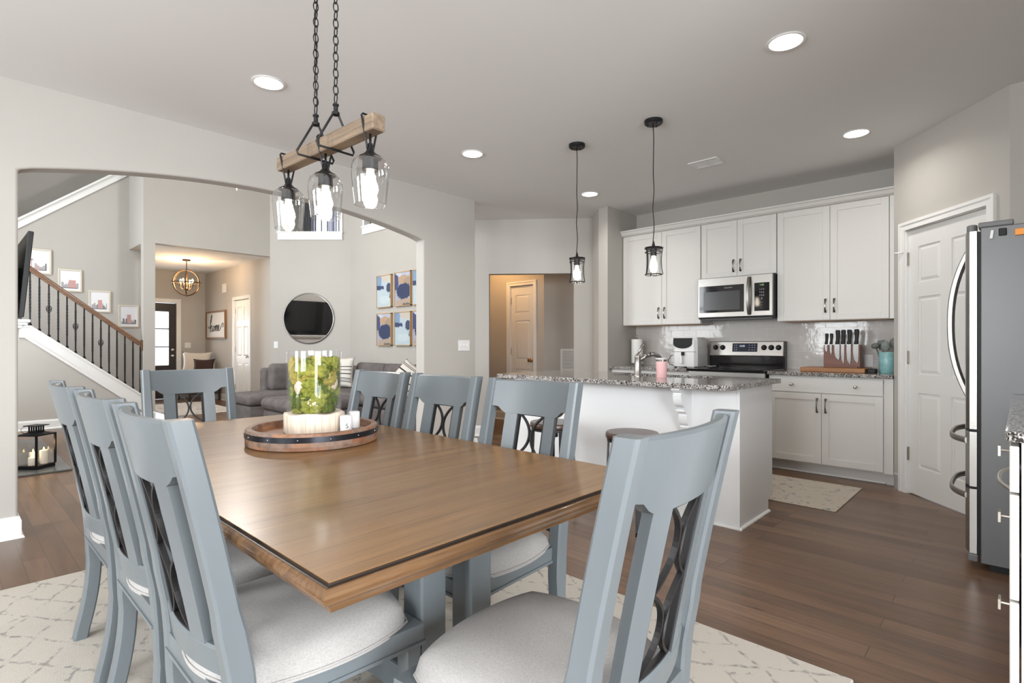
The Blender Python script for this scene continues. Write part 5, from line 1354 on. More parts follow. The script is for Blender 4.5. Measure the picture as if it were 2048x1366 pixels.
for k, x in enumerate((0.724, 0.819, 0.915, 1.015, 1.114, 1.210, 1.305, 1.402, 1.498, 1.595, 1.692, 1.788, 1.886, 1.987, 2.080)):
    za, zb = str_z(x), rail_z(x)
    mb = MB(); mb.box(x-0.0085, 9.7915, za, x+0.0085, 9.8085, zb)
    for q in (0.30, 0.42, 0.54, 0.66, 0.78):
        for e in range(6):
            z = za+(zb-za)*q+e*0.014-0.04; mb.box(x-0.0105, 9.7895, z, x+0.0105, 9.8105, z+0.007, mat=Matrix.Translation((x, 9.8, 0)) @ Matrix.Rotation(e*0.5, 4, 'Z') @ Matrix.Translation((-x, -9.8, 0)))
    mb.lathe([(0.019, 0), (0.019, 0.018), (0.011, 0.034), (0.008, 0.036)], (x, 9.80, za+0.004), 4)
    b = W2(mb, 'baluster', m_black, sr)
    if k in (3, 6, 9):
        zc = za+(zb-za)*0.53; mb = MB()
        for a in range(4):
            an = a*PI/2+PI/4; pts = []
            for q in range(13):
                t_ = q/12; w = 0.034*math.sin(PI*t_); an2 = an+(t_-0.5)*2.4
                pts.append(Vector((x+w*math.cos(an2), 9.80+w*math.sin(an2), zc-0.055+0.11*t_)))
            mb.tube(pts, 0.0042, 6)
        W2(mb, 'basket', m_black, b, True)
# framed prints on the stairwell wall
m_frame_l = M('pale_oak_frame', (0.66, 0.60, 0.50), 0.5); m_mount = M('white_print_paper', (0.80, 0.80, 0.82), 0.6)
m_pinkp = M('blush_print', (0.58, 0.33, 0.31), 0.7); m_greyp2 = M('misty_grey_print', (0.42, 0.41, 0.43), 0.7); m_darkp = M('charcoal_print', (0.20, 0.19, 0.20), 0.7)
def skyline_print(xa, xb, za, zb, seed, tower, label):
    YF = 10.75
    t = thing('framed_print', label, 'picture', ((xa+xb)/2, YF-0.02, za), 0, 'framed skyline prints up the stairs')
    mb = MB(); f = 0.022
    for a, b, c, d in ((xa, za, xb, za+f), (xa, zb-f, xb, zb), (xa, za+f, xa+f, zb-f), (xb-f, za+f, xb, zb-f)): mb.box(a, YF-0.03, b, c, YF-0.001, d, bev=0.002, seg=1)
    W2(mb, 'frame', m_frame_l, t)
    mb = MB(); mb.box(xa+f, YF-0.018, za+f, xb-f, YF-0.002, zb-f); pr = W2(mb, 'print_sheet', m_mount, t)
    r_ = random.Random(seed); w = xb-xa-2*f; h = zb-za-2*f; g1, g2, g3 = MB(), MB(), MB()
    zb_ = za+f+h*0.10; x = xa+f+w*0.08
    while x < xb-f-w*0.12:
        bw = w*(0.04+0.05*r_.random()); bh = h*(0.10+0.22*r_.random()); (g2 if r_.random() < 0.75 else g3).box(x, YF-0.0192, zb_, x+bw, YF-0.018, zb_+bh); x += bw*0.95
    if tower == 'needle':
        cx_ = xa+f+w*0.42; g1.box(cx_-w*0.012, YF-0.0200, zb_, cx_+w*0.012, YF-0.0185, zb_+h*0.5); g1.box(cx_-w*0.06, YF-0.0200, zb_+h*0.44, cx_+w*0.06, YF-0.0185, zb_+h*0.49)
        g1.prism([(cx_+w*0.12, zb_), (cx_+w*0.24, zb_), (cx_+w*0.18, zb_+h*0.3)], YF-0.020, YF-0.0185, 'Y')
    else:
        cx_ = xa+f+w*(0.45 if tower == 'wide' else 0.42); ww = w*(0.34 if tower == 'wide' else 0.22)
        g1.box(cx_, YF-0.0200, zb_+h*0.03, cx_+ww, YF-0.0185, zb_+h*(0.42 if tower == 'wide' else 0.48))
    g3.box(xa+f+w*0.12, YF-0.0198, zb_-h*0.01, xb-f-w*0.12, YF-0.018, zb_+h*0.03)
    W2(g1, 'printed_tower', m_pinkp, pr); W2(g2, 'printed_skyline', m_greyp2, pr); W2(g3, 'printed_foreground', m_darkp, pr)
skyline_print(0.745, 1.140, 2.225, 2.60, 1, 'needle', 'framed print of a slim needle tower, highest up the stairs')
skyline_print(1.213, 1.505, 1.985, 2.33, 2, 'wide', 'framed print of a wide pink block, second from the top of the stairs')
skyline_print(1.585, 1.872, 1.680, 2.025, 3, 'tall', 'framed print of a tall pink tower, third down the stairs')
skyline_print(1.972, 2.255, 1.450, 1.815, 4, 'tall', 'framed print of a pink tower among grey towers, lowest on the stairs')

# ================================================================== FIREPLACE SIDE
mb = MB(); mb.box(-0.5, 6.85, 0, 0.44, 8.5, 5.6); struct(mb.build('wall_chimney', m_wall))
mt = thing('mantel_shelf', 'white moulded mantel shelf below the television', 'mantel', (0.44, 7.67, 1.2))
mb = MB()
for a, z0_, z1_ in ((0.575, 1.372, 1.40), (0.555, 1.345, 1.372), (0.52, 1.315, 1.345)): mb.box(0.441, 6.86-(a-0.5)*0.4, z0_, a, 8.49, z1_, bev=0.003, seg=1)
W2(mb, 'shelf', m_trim, mt)
mb = MB(); mb.box(0.441, 6.90, 1.20, 0.50, 8.45, 1.315); W2(mb, 'frieze', m_cab, mt)
mb = MB(); mb.box(0.441, 6.98, 0.0, 0.47, 7.18, 1.2); mb.box(0.441, 8.17, 0.0, 0.47, 8.37, 1.2); W2(mb, 'pilaster', m_trim, mt)
tv = thing('television', 'black television tilted forward above the mantel', 'television', (0.54, 7.66, 1.41))
TVM = Matrix.Translation((0.525, 7.66, 1.425)) @ Matrix.Rotation(math.radians(5), 4, 'Y')
mb = MB(); mb.box(-0.03, -0.71, 0, 0.012, 0.71, 0.835, bev=0.006); bmesh.ops.transform(mb.bm, matrix=TVM, verts=mb.bm.verts); W2(mb, 'housing', M('gloss_black_plastic', (0.008, 0.008, 0.009), 0.4), tv)
mb = MB(); mb.box(0.0125, -0.70, 0.012, 0.0135, 0.70, 0.825); bmesh.ops.transform(mb.bm, matrix=TVM, verts=mb.bm.verts); W2(mb, 'screen', m_blackgl, tv)
mb = MB(); mb.box(0.441, 7.5, 1.65, 0.54, 7.8, 1.95); W2(mb, 'wall_bracket', m_blackp, tv)
hs = MB(); hs.box(0.445, 6.36, 0.0005, 0.825, 8.7, 0.018, bev=0.003, seg=1)
single(hs, 'hearth_slab', M('slate_hearth', (0.10, 0.105, 0.10), 0.25), 'flat grey hearth slab with a dark edge under the lantern', 'hearth', (0.63, 7.5, 0))
ln = thing('candle_lantern', 'black glass-sided lantern standing on the hearth slab', 'lantern', (0.599, 6.649, 0.018), math.radians(40))
def ll(mb, n, m, s=False, a=None): return mb.build(n, m, ln, s, auto=a)
h = 0.095
mb = MB(); mb.box(-h, -h, 0.0, h, h, 0.030); mb.box(-h+0.01, -h+0.01, 0.030, h-0.01, h-0.01, 0.034); ll(mb, 'base', m_black)
mb = MB()
for a in (-1, 1):
    for b in (-1, 1): mb.box(a*h-0.007, b*h-0.007, 0.03, a*h+0.007, b*h+0.007, 0.315)
for a in (-1, 1): mb.box(-h, a*h-0.006, 0.305, h, a*h+0.006, 0.317); mb.box(a*h-0.006, -h, 0.305, a*h+0.006, h, 0.317)
ll(mb, 'frame', m_black)
mb = MB(); top_ = [Vector((a*h, b*h, 0.314)) for a, b in ((-1, -1), (1, -1), (1, 1), (-1, 1))]; t2 = [Vector((a*0.042, b*0.042, 0.335)) for a, b in ((-1, -1), (1, -1), (1, 1), (-1, 1))]
mb.loft([top_, t2]); mb.box(-0.042, -0.042, 0.335, 0.042, 0.042, 0.343)
for k in range(4):
    for q in (-0.034, -0.011, 0.011, 0.034): mb.box(*((q-0.005, (-1)**k*0.036-0.004, 0.343, q+0.005, (-1)**k*0.036+0.004, 0.39) if k < 2 else ((-1)**k*0.036-0.004, q-0.005, 0.343, (-1)**k*0.036+0.004, q+0.005, 0.39)))
mb.box(-0.066, -0.066, 0.390, 0.066, 0.066, 0.397); ll(mb, 'vented_top', m_black)
mb = MB(); mb.tube([Vector((-0.066, 0.04, 0.392)), Vector((-0.085, 0.06, 0.375)), Vector((-0.085, 0.065, 0.35)), Vector((-0.06, 0.055, 0.326))], 0.002, 6); ll(mb, 'wire_latch', m_black, True)
mb = MB()
for a in (-1, 1): mb.box(-h+0.007, a*h-0.0015, 0.034, h-0.007, a*h+0.0015, 0.305); mb.box(a*h-0.0015, -h+0.007, 0.034, a*h+0.0015, h-0.007, 0.305)
ll(mb, 'glass_panes', m_glass)
cy, sy = math.cos(math.radians(40)), math.sin(math.radians(40))
def candle(lx, ly, hh, label, on=None):
    x = 0.599+lx*cy-ly*sy; y = 6.649+lx*sy+ly*cy
    t = thing('pillar_candle', label, 'candle', (x, y, 0.0525), 0, 'lit candles in the lantern')
    mb = MB(); mb.lathe([(0.0, 0), (0.031, 0), (0.032, 0.004), (0.032, hh-0.003), (0.029, hh), (0.02, hh-0.006), (0.0, hh-0.007)], n=26, cap=False); mb.build('wax_body', m_wax, t, True, auto=50)
    mb = MB(); mb.lathe([(0.001, hh-0.004), (0.006, hh+0.006), (0.0065, hh+0.012), (0.003, hh+0.024), (0.0, hh+0.032)], n=12, cap=False); mb.build('flame', m_flame, t, True)
candle(-0.048, -0.010, 0.070, 'shortest lit candle at the left of the lantern')
candle(0.018, 0.048, 0.105, 'middle lit candle at the back of the lantern')
candle(0.030, -0.045, 0.125, 'tallest lit candle at the right of the lantern')
point_light('lantern_glow', (0.599, 6.649, 0.225), 0.8, (1.0, 0.62, 0.28), 0.004)

# ceiling fan with two pull chains
fn = thing('ceiling_fan', 'ceiling fan whose two pull chains hang below the arch', 'ceiling fan', (2.475, 7.0, 3.06))
mb = MB(); mb.tube([Vector((2.475, 7.0, 3.62)), Vector((2.475, 7.0, 5.55))], 0.014, 10); mb.lathe([(0.07, 5.5), (0.06, 5.55), (0.02, 5.599)], (2.475, 7.0, 0), 20); W2(mb, 'downrod', m_nickel, fn, True)
mb = MB(); mb.lathe([(0.03, 3.40), (0.10, 3.43), (0.13, 3.50), (0.13, 3.58), (0.06, 3.63)], (2.475, 7.0, 0), 28); W2(mb, 'motor_housing', m_nickel, fn, True)
mb = MB(); mb.lathe([(0.0, 3.30), (0.06, 3.31), (0.10, 3.345), (0.11, 3.395), (0.03, 3.40)], (2.475, 7.0, 0), 28, cap=False); W2(mb, 'added_light_bowl', emit_mat('added_bowl_glow', (1.0, 0.97, 0.93), 4.0), fn, True)  # unseen glowing bowl, added to the fan to go with its light
point_light('added_fan_light', (2.475, 7.0, 3.22), 105, (1.0, 0.975, 0.94), 0.10)  # added light, evens out the living room walls that face the arch
for k in range(5):
    a = 2*PI*k/5+0.3; Mx = Matrix.Translation((2.475, 7.0, 3.54)) @ Matrix.Rotation(a, 4, 'Z') @ Matrix.Rotation(0.2, 4, 'X')
    mb = MB(); mb.prism([(0.12, -0.05), (0.62, -0.075), (0.66, -0.04), (0.66, 0.04), (0.62, 0.075), (0.12, 0.05)], -0.004, 0.004, 'Z', mat=Mx); W2(mb, 'blade', m_dark, fn)
for dx, z in ((-0.012, 3.095), (0.012, 3.055)):
    mb = MB(); mb.tube([Vector((2.475+dx, 7.0+dx, 3.42)), Vector((2.475+dx, 7.0+dx, z+0.03))], 0.0022, 6); mb.lathe([(0.002, 0.035), (0.006, 0.025), (0.006, 0.004), (0.003, 0.0)], (2.475+dx, 7.0+dx, z), 10); W2(mb, 'pull_chain', m_white, fn, True)

# ================================================================== MIRROR AND PAINTINGS
mr = thing('round_mirror', 'round wall mirror with a thin silver rim reflecting the television', 'mirror', tuple(MM @ Vector((0.694, -0.02, 1.17))))
MR = MM @ Matrix.Translation((0.694, 0, 1.629)) @ Matrix.Rotation(PI/2, 4, 'X')
mb = MB(); mb.lathe([(0.437, 0.002), (0.455, 0.002), (0.455, 0.022), (0.448, 0.027), (0.440, 0.027), (0.437, 0.022)], n=96, cap=False, mat=MR); W2(mb, 'rim', M('pewter_rim', (0.30, 0.29, 0.28), 0.3, 0.9), mr, True, auto=40)
mb = MB(); mb.lathe([(0.0, 0.012), (0.4375, 0.012), (0.4375, 0.003), (0.0, 0.003)], n=96, cap=False, mat=MR); W2(mb, 'mirror_glass', m_mirror, mr, True, auto=30)
m_gold = M('gold_wood_float_frame', (0.50, 0.33, 0.16), 0.4)
def canvas_mat(name, kind):
    """pale misty canvas with blue strokes, or a navy block between tan bands (zones at fixed heights on the canvas)"""
    m, nt, b = new_mat(name)
    tc = nt.nodes.new('ShaderNodeTexCoord'); n = nt.nodes.new('ShaderNodeTexNoise'); inp(n, 'Scale', 9.0); inp(n, 'Detail', 6.0); inp(n, 'Roughness', 0.65)
    nt.links.new(tc.outputs['Generated'], n.inputs['Vector'])
    ma = nt.nodes.new('ShaderNodeVectorMath'); ma.operation = 'MULTIPLY_ADD'; inp(ma, 1, (0.22, 0.22, 0.22)); nt.links.new(n.outputs['Color'], ma.inputs[0]); nt.links.new(tc.outputs['Generated'], ma.inputs[2])
    if kind == 'navy':
        base, patches = (0.36, 0.36, 0.44), [(0.75, 0.95, 0.5, 0.10, (0.50, 0.52, 0.60)), (0.30, 0.95, 0.3, 0.10, (0.42, 0.45, 0.56)), (0.95, 0.72, 0.22, 0.26, (0.055, 0.07, 0.17)),
            (0.42, 0.78, 0.36, 0.15, (0.43, 0.30, 0.20)), (0.15, 0.72, 0.26, 0.12, (0.34, 0.26, 0.20)), (0.40, 0.42, 0.50, 0.25, (0.03, 0.045, 0.105)), (0.35, 0.08, 0.60, 0.12, (0.40, 0.31, 0.24)), (0.2, 0.02, 0.3, 0.04, (0.10, 0.10, 0.11))]
    else:
        base, patches = (0.44, 0.53, 0.58), [(0.30, 0.97, 0.55, 0.18, (0.52, 0.47, 0.42)), (0.92, 0.85, 0.28, 0.28, (0.20, 0.30, 0.45)), (0.80, 0.62, 0.34, 0.075, (0.04, 0.06, 0.14)),
            (0.12, 0.60, 0.20, 0.16, (0.05, 0.06, 0.13)), (0.02, 0.34, 0.07, 0.09, (0.06, 0.07, 0.13)), (0.45, 0.22, 0.4, 0.14, (0.50, 0.58, 0.62))]
    prev = None
    for cy_, cz_, ry_, rz_, c in patches:
        sb = nt.nodes.new('ShaderNodeVectorMath'); sb.operation = 'SUBTRACT'; inp(sb, 1, (0.61, cy_+0.11, cz_+0.11)); nt.links.new(ma.outputs[0], sb.inputs[0])
        ml = nt.nodes.new('ShaderNodeVectorMath'); ml.operation = 'MULTIPLY'; inp(ml, 1, (0.0, 1/ry_, 1/rz_)); nt.links.new(sb.outputs[0], ml.inputs[0])
        ln = nt.nodes.new('ShaderNodeVectorMath'); ln.operation = 'LENGTH'; nt.links.new(ml.outputs[0], ln.inputs[0])
        rp = ramp(nt, [(0.92, (1, 1, 1)), (1.0, (0, 0, 0))]); nt.links.new(ln.outputs['Value'], rp.inputs[0])
        mx = nt.nodes.new('ShaderNodeMix'); mx.data_type = 'RGBA'; inp(mx, 6, (*base, 1)); inp(mx, 7, (*c, 1)); nt.links.new(rp.outputs[0], mx.inputs[0])
        if prev: nt.links.new(prev.outputs[2], mx.inputs[6])
        prev = mx
    nt.links.new(mx.outputs[2], b.inputs['Base Color']); inp(b, 'Roughness', 0.7)
    return m
m_misty = canvas_mat('misty_blue_canvas', 'misty'); m_navy = canvas_mat('navy_block_canvas', 'navy')
def painting(ya, yb, za, zb, mat, label):
    t = thing('abstract_painting', label, 'painting', (4.98, (ya+yb)/2, za), 0, 'blue abstract paintings over the sofa')
    mb = MB(); f = 0.012
    for a, b, c, d in ((ya, za, yb, za+f), (ya, zb-f, yb, zb), (ya, za, ya+f, zb), (yb-f, za, yb, zb)): mb.box(4.955, a, b, 4.999, c, d)
    W2(mb, 'float_frame', m_gold, t)
    mb = MB(); mb.box(4.962, ya+f+0.001, za+f+0.001, 4.998, yb-f-0.001, zb-f-0.001); W2(mb, 'canvas', mat, t)
painting(7.375, 7.797, 1.770, 2.300, m_misty, 'misty pale-blue abstract painting at the top left, farthest from the arch jamb')
painting(6.850, 7.280, 1.770, 2.310, m_navy, 'navy and tan abstract painting in the middle of the top row')
painting(6.370, 6.805, 1.770, 2.310, m_misty, 'top-row painting mostly cut off by the arch jamb')
painting(7.375, 7.797, 1.145, 1.675, m_navy, 'navy and tan abstract painting at the bottom left, farthest from the arch jamb')
painting(6.850, 7.280, 1.145, 1.680, m_misty, 'misty pale-blue abstract painting in the middle of the bottom row')
painting(6.370, 6.805, 1.145, 1.680, m_navy, 'bottom-row painting mostly cut off by the arch jamb')

# ================================================================== SOFA, OTTOMAN, PILLOWS
sf = thing('sectional_sofa', 'large taupe-grey L-shaped sectional sofa', 'sofa', (4.2, 7.4, 0))
def soft(mb, x0_, y0_, z0_, x1_, y1_, z1_, bev=0.06): mb.box(x0_, y0_, z0_, x1_, y1_, z1_, bev=bev, seg=4)
mb = MB(); soft(mb, 2.93, 7.80, 0.05, 4.20, 8.52, 0.295, 0.03); soft(mb, 4.02, 5.45, 0.05, 4.97, 8.52, 0.295, 0.03); W2(mb, 'base', m_sofa, sf, True, auto=40)
mb = MB(); soft(mb, 3.40, 8.50, 0.05, 4.70, 8.66, 0.80, 0.05); W2(mb, 'back_frame', m_sofa, sf, True, auto=40)
mb = MB(); soft(mb, 4.80, 5.45, 0.05, 4.97, 8.50, 0.80, 0.05); W2(mb, 'back_frame', m_sofa, sf, True, auto=40)
mb = MB(); soft(mb, 4.02, 5.40, 0.05, 4.97, 5.58, 0.62, 0.06); W2(mb, 'arm', m_sofa, sf, True, auto=40)
for a in ((2.90, 7.77, 4.05, 8.46), (4.05, 7.62, 4.80, 8.46), (4.00, 6.62, 4.78, 7.60), (4.00, 5.60, 4.78, 6.60)):
    mb = MB(); soft(mb, a[0], a[1], 0.30, a[2], a[3], 0.465, 0.065); W2(mb, 'seat_cushion', m_sofa, sf, True, auto=50)
def backcush(Mx, w, hgt, t):
    mb = MB(); soft(mb, -w/2, -t/2, 0, w/2, t/2, hgt, 0.07)
    for v in mb.bm.verts:
        if v.co.z > hgt*0.6: v.co.z += 0.016*math.cos(v.co.x/w*2*PI)-0.006
    bmesh.ops.transform(mb.bm, matrix=Mx, verts=mb.bm.verts); W2(mb, 'back_cushion', m_sofa, sf, True, auto=50)
backcush(Matrix.Translation((3.86, 8.42, 0.46)) @ Matrix.Rotation(0.14, 4, 'X'), 0.84, 0.43, 0.20)
for yc, w in ((7.58, 0.80), (6.75, 0.84), (5.95, 0.76)):
    backcush(Matrix.Translation((4.72, yc, 0.46)) @ Matrix.Rotation(PI/2, 4, 'Z') @ Matrix.Rotation(-0.14*-1, 4, 'X') @ Matrix.Rotation(PI, 4, 'Z'), w, 0.43, 0.20)
mb = MB(); soft(mb, 2.955, 6.63, 0.06, 3.86, 7.42, 0.29, 0.05); 
ot = thing('ottoman', 'big rounded grey ottoman in front of the sectional', 'ottoman', (3.4, 7.02, 0))
W2(mb, 'base', m_sofa, ot, True, auto=40)
mb = MB(); soft(mb, 2.92, 6.60, 0.285, 3.90, 7.45, 0.46, 0.085); W2(mb, 'cushion', m_sofa, ot, True, auto=50)
mb = MB()
for a, b in ((3.0, 6.68), (3.8, 6.68), (3.0, 7.37), (3.8, 7.37)): mb.lathe([(0.025, 0.0), (0.03, 0.062)], (a, b, 0), 10)
W2(mb, 'feet', m_dark, ot)
m_strw = M('cream_woven_cover', (0.70, 0.66, 0.60), 0.95, bump=0.4, bscale=300); m_strb = M('black_woven_stripe', (0.035, 0.032, 0.035), 0.95)
def striped_pillow(Mx, w, h_, t_, stripes, label):
    base_ = tuple(Mx @ Vector((0, -h_/2, 0)))
    t = thing('striped_pillow', label, 'pillow', base_, 0, 'cream pillows with black stripes on the sofa')
    mb = MB(); mb.pillow(w, h_, t_, Mx, 16, 0.08); W2(mb, 'cover', m_strw, t, True)
    for v0, hw_ in stripes:
        mb = MB()
        for sg in (1, -1):
            def f(a, b):
                v = v0+(2*b-1)*hw_; u = (2*a-1)*0.93
                k = max(0.0, (1-u*u)*(1-v*v))**0.38
                return Mx @ Vector((u*w/2*(1-0.08*(1-v*v)), v*h_/2*(1-0.08*(1-u*u)), sg*(k*t_/2+0.003)))
            mb.grid(f, 18, 2)
        W2(mb, 'stripe', m_strb, t, True)
SM = Matrix.Translation((4.395, 7.97, 0.715)) @ Matrix.Rotation(math.radians(-50), 4, 'Z') @ Matrix.Rotation(math.radians(78), 4, 'X')
striped_pillow(SM, 0.46, 0.50, 0.16, ((0.36, 0.025), (0.14, 0.022), (-0.12, 0.03), (-0.42, 0.02), (-0.50, 0.012), (-0.58, 0.012), (-0.66, 0.02)), 'upright cream pillow with black stripes seen just right of the moss vase')
SM2 = Matrix.Translation((4.40, 6.16, 0.700)) @ Matrix.Rotation(math.radians(-62), 4, 'Z') @ Matrix.Rotation(math.radians(62), 4, 'X') @ Matrix.Rotation(math.radians(-32), 4, 'Z')
striped_pillow(SM2, 0.44, 0.44, 0.17, ((0.72, 0.02), (0.62, 0.02), (0.25, 0.05), (-0.25, 0.035), (-0.60, 0.03)), 'tilted cream pillow with black stripes at the arch jamb end')

# ================================================================== ENTRY
er = MB(); er.box(2.55, 9.95, 0.0005, 3.62, 12.12, 0.008, bev=0.002, seg=1)
single(er, 'entry_rug', m_entry, 'pale patterned rug on the entry floor', 'rug', (3.08, 11.1, 0))
bn = thing('accent_bench', 'dark wooden bench in the entry corner holding two pillows', 'bench', (3.72, 12.55, 0))
mb = MB(); mb.box(3.40, 12.18, 0.42, 4.03, 12.98, 0.50, bev=0.02, seg=3); W2(mb, 'seat', m_dark, bn)
for a, b in ((3.44, 12.22), (3.99, 12.22), (3.44, 12.94), (3.99, 12.94)):
    mb = MB(); mb.loft([sec(a, b, 0.0, 0.032, 0.032, 0.003), sec(a, b, 0.42, 0.05, 0.05, 0.003)]); W2(mb, 'leg', m_dark, bn)
mb = MB(); mb.box(3.45, 12.21, 0.14, 3.98, 12.23, 0.17); mb.box(3.45, 12.93, 0.14, 3.98, 12.95, 0.17); W2(mb, 'stretcher', m_dark, bn)
def plain_pillow(Mx, w, h_, t_, mat, label):
    mb = MB(); mb.pillow(w, h_, t_, Mx, 14, 0.14)
    single(mb, 'throw_pillow', mat, label, 'pillow', tuple(Mx @ Vector((0, -h_/2, 0))), True)
plain_pillow(Matrix.Translation((3.74, 12.82, 0.76)) @ Matrix.Rotation(math.radians(-30), 4, 'Z') @ Matrix.Rotation(math.radians(76), 4, 'X'), 0.58, 0.52, 0.16, m_strw, 'cream throw pillow with raised corners on the entry bench')
plain_pillow(Matrix.Translation((3.80, 12.58, 0.69)) @ Matrix.Rotation(math.radians(-32), 4, 'Z') @ Matrix.Rotation(math.radians(74), 4, 'X'), 0.42, 0.36, 0.14, M('dark_brown_velvet', (0.045, 0.022, 0.020), 0.8), 'dark brown throw pillow in front of the cream one')
# "home" sign on the entry side wall
hm = thing('wall_sign', 'square wood-framed white sign with the word home in script', 'sign', (4.04, 12.57, 1.26))
mb = MB(); f = 0.035; ya, yb, za, zb = 11.98, 13.15, 1.285, 1.885
for a, b, c, d in ((ya, za, yb, za+f), (ya, zb-f, yb, zb), (ya, za+f, ya+f, zb-f), (yb-f, za+f, yb, zb-f)): mb.box(4.012, a, b, 4.049, c, d, bev=0.002, seg=1)
W2(mb, 'frame', M('sign_frame_wood', (0.22, 0.115, 0.05), 0.45), hm)
mb = MB(); mb.box(4.03, ya+f, za+f, 4.048, yb-f, zb-f); W2(mb, 'sign_board', M('sign_white', (0.78, 0.76, 0.73), 0.6), hm)
def catmull(P, n=8):
    out = []; P = [P[0]]+P+[P[-1]]
    for i in range(1, len(P)-2):
        for k in range(n):
            t = k/n; a, b, c, d = P[i-1], P[i], P[i+1], P[i+2]
            out.append(tuple(0.5*(2*b[j]+(c[j]-a[j])*t+(2*a[j]-5*b[j]+4*c[j]-d[j])*t*t+(3*b[j]-a[j]-3*c[j]+d[j])*t**3) for j in range(2)))
    out.append(P[-2]); return out
strokes = [
 [(0.03, 0.42), (0.05, 0.36), (0.10, 0.34), (0.17, 0.44), (0.24, 0.66), (0.27, 0.84), (0.25, 0.88), (0.21, 0.74), (0.18, 0.44), (0.16, 0.16)],
 [(0.165, 0.18), (0.20, 0.36), (0.245, 0.45), (0.275, 0.42), (0.27, 0.26), (0.285, 0.19), (0.33, 0.24), (0.36, 0.34)],
 [(0.40, 0.42), (0.36, 0.40), (0.345, 0.30), (0.37, 0.22), (0.41, 0.22), (0.43, 0.32), (0.415, 0.41), (0.40, 0.42), (0.43, 0.37), (0.48, 0.40)],
 [(0.475, 0.43), (0.48, 0.22), (0.505, 0.38), (0.535, 0.45), (0.55, 0.38), (0.545, 0.20), (0.575, 0.38), (0.605, 0.45), (0.625, 0.38), (0.62, 0.24), (0.645, 0.22)],
 [(0.645, 0.27), (0.70, 0.34), (0.71, 0.42), (0.685, 0.45), (0.66, 0.38), (0.665, 0.26), (0.70, 0.22), (0.77, 0.28), (0.86, 0.44), (0.93, 0.52), (0.965, 0.46), (0.95, 0.38), (0.91, 0.36)]]
mb = MB()
for st in strokes:
    mb.tube([Vector((4.0292, yb-f-0.05-u*(yb-ya-2*f-0.10), za+0.06+v*0.52)) for u, v in catmull(st)], 0.0085, 6)
W2(mb, 'lettering', m_ink, hm, True)
dc = MB(); dc.box(4.02, 11.98, 2.245, 4.0495, 12.16, 2.43, bev=0.006)
single(dc, 'door_chime', m_trim, 'small white door chime box above the home sign', 'chime', (4.04, 12.07, 2.245))
# orb chandelier
oc = thing('orb_chandelier', 'round orb chandelier with lit candle bulbs in the entry', 'chandelier', (3.123, 11.3, 2.06))
m_bronze = M('oiled_bronze', (0.10, 0.06, 0.03), 0.4, 0.8)
ctr = Vector((3.123, 11.3, 2.315)); Rr = 0.238
mb = MB(); mb.lathe([(0.0, 2.72), (0.065, 2.722), (0.07, 2.744), (0.0, 2.7445)], (ctr.x, ctr.y, 0), 24, cap=False); mb.tube([Vector((ctr.x, ctr.y, 2.72)), Vector((ctr.x, ctr.y, 2.55))], 0.007, 8)
W2(mb, 'canopy_and_stem', m_bronze, oc, True, auto=40)
for k in range(3):
    mb = MB(); A = Matrix.Rotation(k*PI/3+0.2, 3, 'Z')
    mb_pts = [ctr+A @ Vector((Rr*math.cos(t_), 0, Rr*math.sin(t_))) for t_ in [2*PI*q/40 for q in range(40)]]
    mb.tube(mb_pts, 0.0095, 8, True); W2(mb, 'orb_ring', m_bronze, oc, True)
mb = MB(); mb.tube([ctr+Vector((Rr*math.cos(t_), Rr*math.sin(t_), 0.0)) for t_ in [2*PI*q/40 for q in range(40)]], 0.010, 8, True); W2(mb, 'orb_ring', m_bronze, oc, True)
mb = MB(); mb.tube([ctr+Vector((0, 0, 0.235)), ctr+Vector((0, 0, -0.23))], 0.009, 8); mb.sphere(ctr+Vector((0, 0, -0.12)), 0.03); mb.sphere(ctr+Vector((0, 0, -0.245)), 0.016)
for k in range(4):
    a = PI/4+k*PI/2; dd = Vector((math.cos(a), math.sin(a), 0))
    mb.tube([ctr+Vector((0, 0, -0.12)), ctr+dd*0.05+Vector((0, 0, -0.135)), ctr+dd*0.10+Vector((0, 0, -0.10)), ctr+dd*0.11+Vector((0, 0, -0.06))], 0.006, 8)
    mb.lathe([(0.022, -0.062), (0.022, -0.055), (0.011, -0.05), (0.011, 0.0)], ctr+dd*0.11, 12)
W2(mb, 'arm_cluster', m_bronze, oc, True, auto=50)
for k in range(4):
    a = PI/4+k*PI/2; c = ctr+Vector((math.cos(a), math.sin(a), 0))*0.11
    mb = MB(); mb.lathe([(0.009, 0.0), (0.017, 0.022), (0.016, 0.04), (0.006, 0.066), (0.0, 0.072)], c, 14, cap=False); W2(mb, 'candle_bulb', m_bulbw, oc, True)
l = point_light('orb_chandelier_light', tuple(ctr+Vector((0, 0, 0.03))), 38, (1.0, 0.66, 0.36), 0.06)
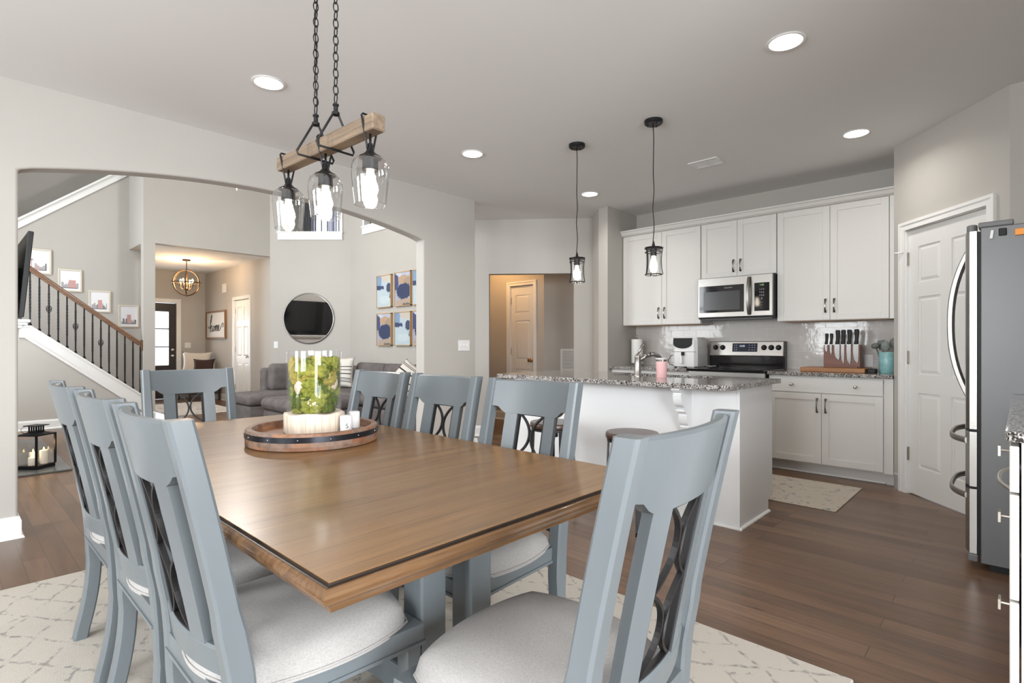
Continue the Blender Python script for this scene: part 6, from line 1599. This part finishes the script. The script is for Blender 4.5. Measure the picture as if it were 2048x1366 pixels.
# hallway lamp (its glow warms the passage behind the opening)
hl_ = thing('flush_ceiling_lamp', 'flush dome lamp on the hallway ceiling', 'ceiling lamp', (5.45, 5.75, 2.75))
mb = MB(); mb.lathe([(0.14, 2.7495), (0.145, 2.735), (0.13, 2.728)], (5.45, 5.75, 0), 28); W2(mb, 'lamp_base', m_bronze, hl_, True, auto=40)
mb = MB(); mb.lathe([(0.128, 2.729), (0.11, 2.69), (0.06, 2.665), (0.0, 2.658)], (5.45, 5.75, 0), 28, cap=False); W2(mb, 'glass_dome', emit_mat('warm_dome', (1.0, 0.66, 0.34), 3.0), hl_, True)
point_light('hallway_lamp_light', (5.45, 5.75, 2.55), 19, (1.0, 0.58, 0.25), 0.10)

# ================================================================== LOFT RAILINGS AND CURTAINS
def railing(name_label, Mx, s0, s1, z0_, n_):
    t = thing('loft_railing', name_label, 'railing', tuple(Mx @ Vector(((s0+s1)/2, 0.06, z0_))))
    for k in range(n_):
        s = s0+(s1-s0)*(k+0.7)/n_
        mb = MB(); mb.box(s-0.0065, 0.055, z0_, s+0.0065, 0.068, z0_+0.93, mat=Mx); W2(mb, 'baluster', m_black, t)
    mb = MB(); mb.box(s0, 0.035, z0_+0.93, s1, 0.09, z0_+0.98, mat=Mx); W2(mb, 'top_rail', m_rail, t)
railing('black loft railing seen through the chandelier glass above the round mirror', MM, 0.20, 1.24, 3.176, 10)
railing('black loft railing in the opening above the paintings', RM, 0.50, 1.72, 3.201, 12)
def curtain(r0, r1, seed, label):
    mb = MB(); rg_ = random.Random(seed)
    def f(a, b):
        r_ = r0+(r1-r0)*a; return FV*(12.02+0.022*math.sin(a*28)+0.006*math.sin(a*61))+RV*r_+Vector((0, 0, 3.06+2.05*b))
    mb.grid(f, 60, 4)
    o = mb; bmesh.ops.solidify(mb.bm, geom=mb.bm.faces[:], thickness=0.004)
    single(mb, 'curtain', M('pale_grey_curtain', (0.42, 0.42, 0.46), 0.9), label, 'curtain', tuple(FV*12.02+RV*((r0+r1)/2)+Vector((0, 0, 3.06))), True)
curtain(-4.62, -4.36, 1, 'grey curtain at the left side of the loft window')
curtain(-4.12, -3.90, 2, 'grey curtain hanging over the middle of the loft window')
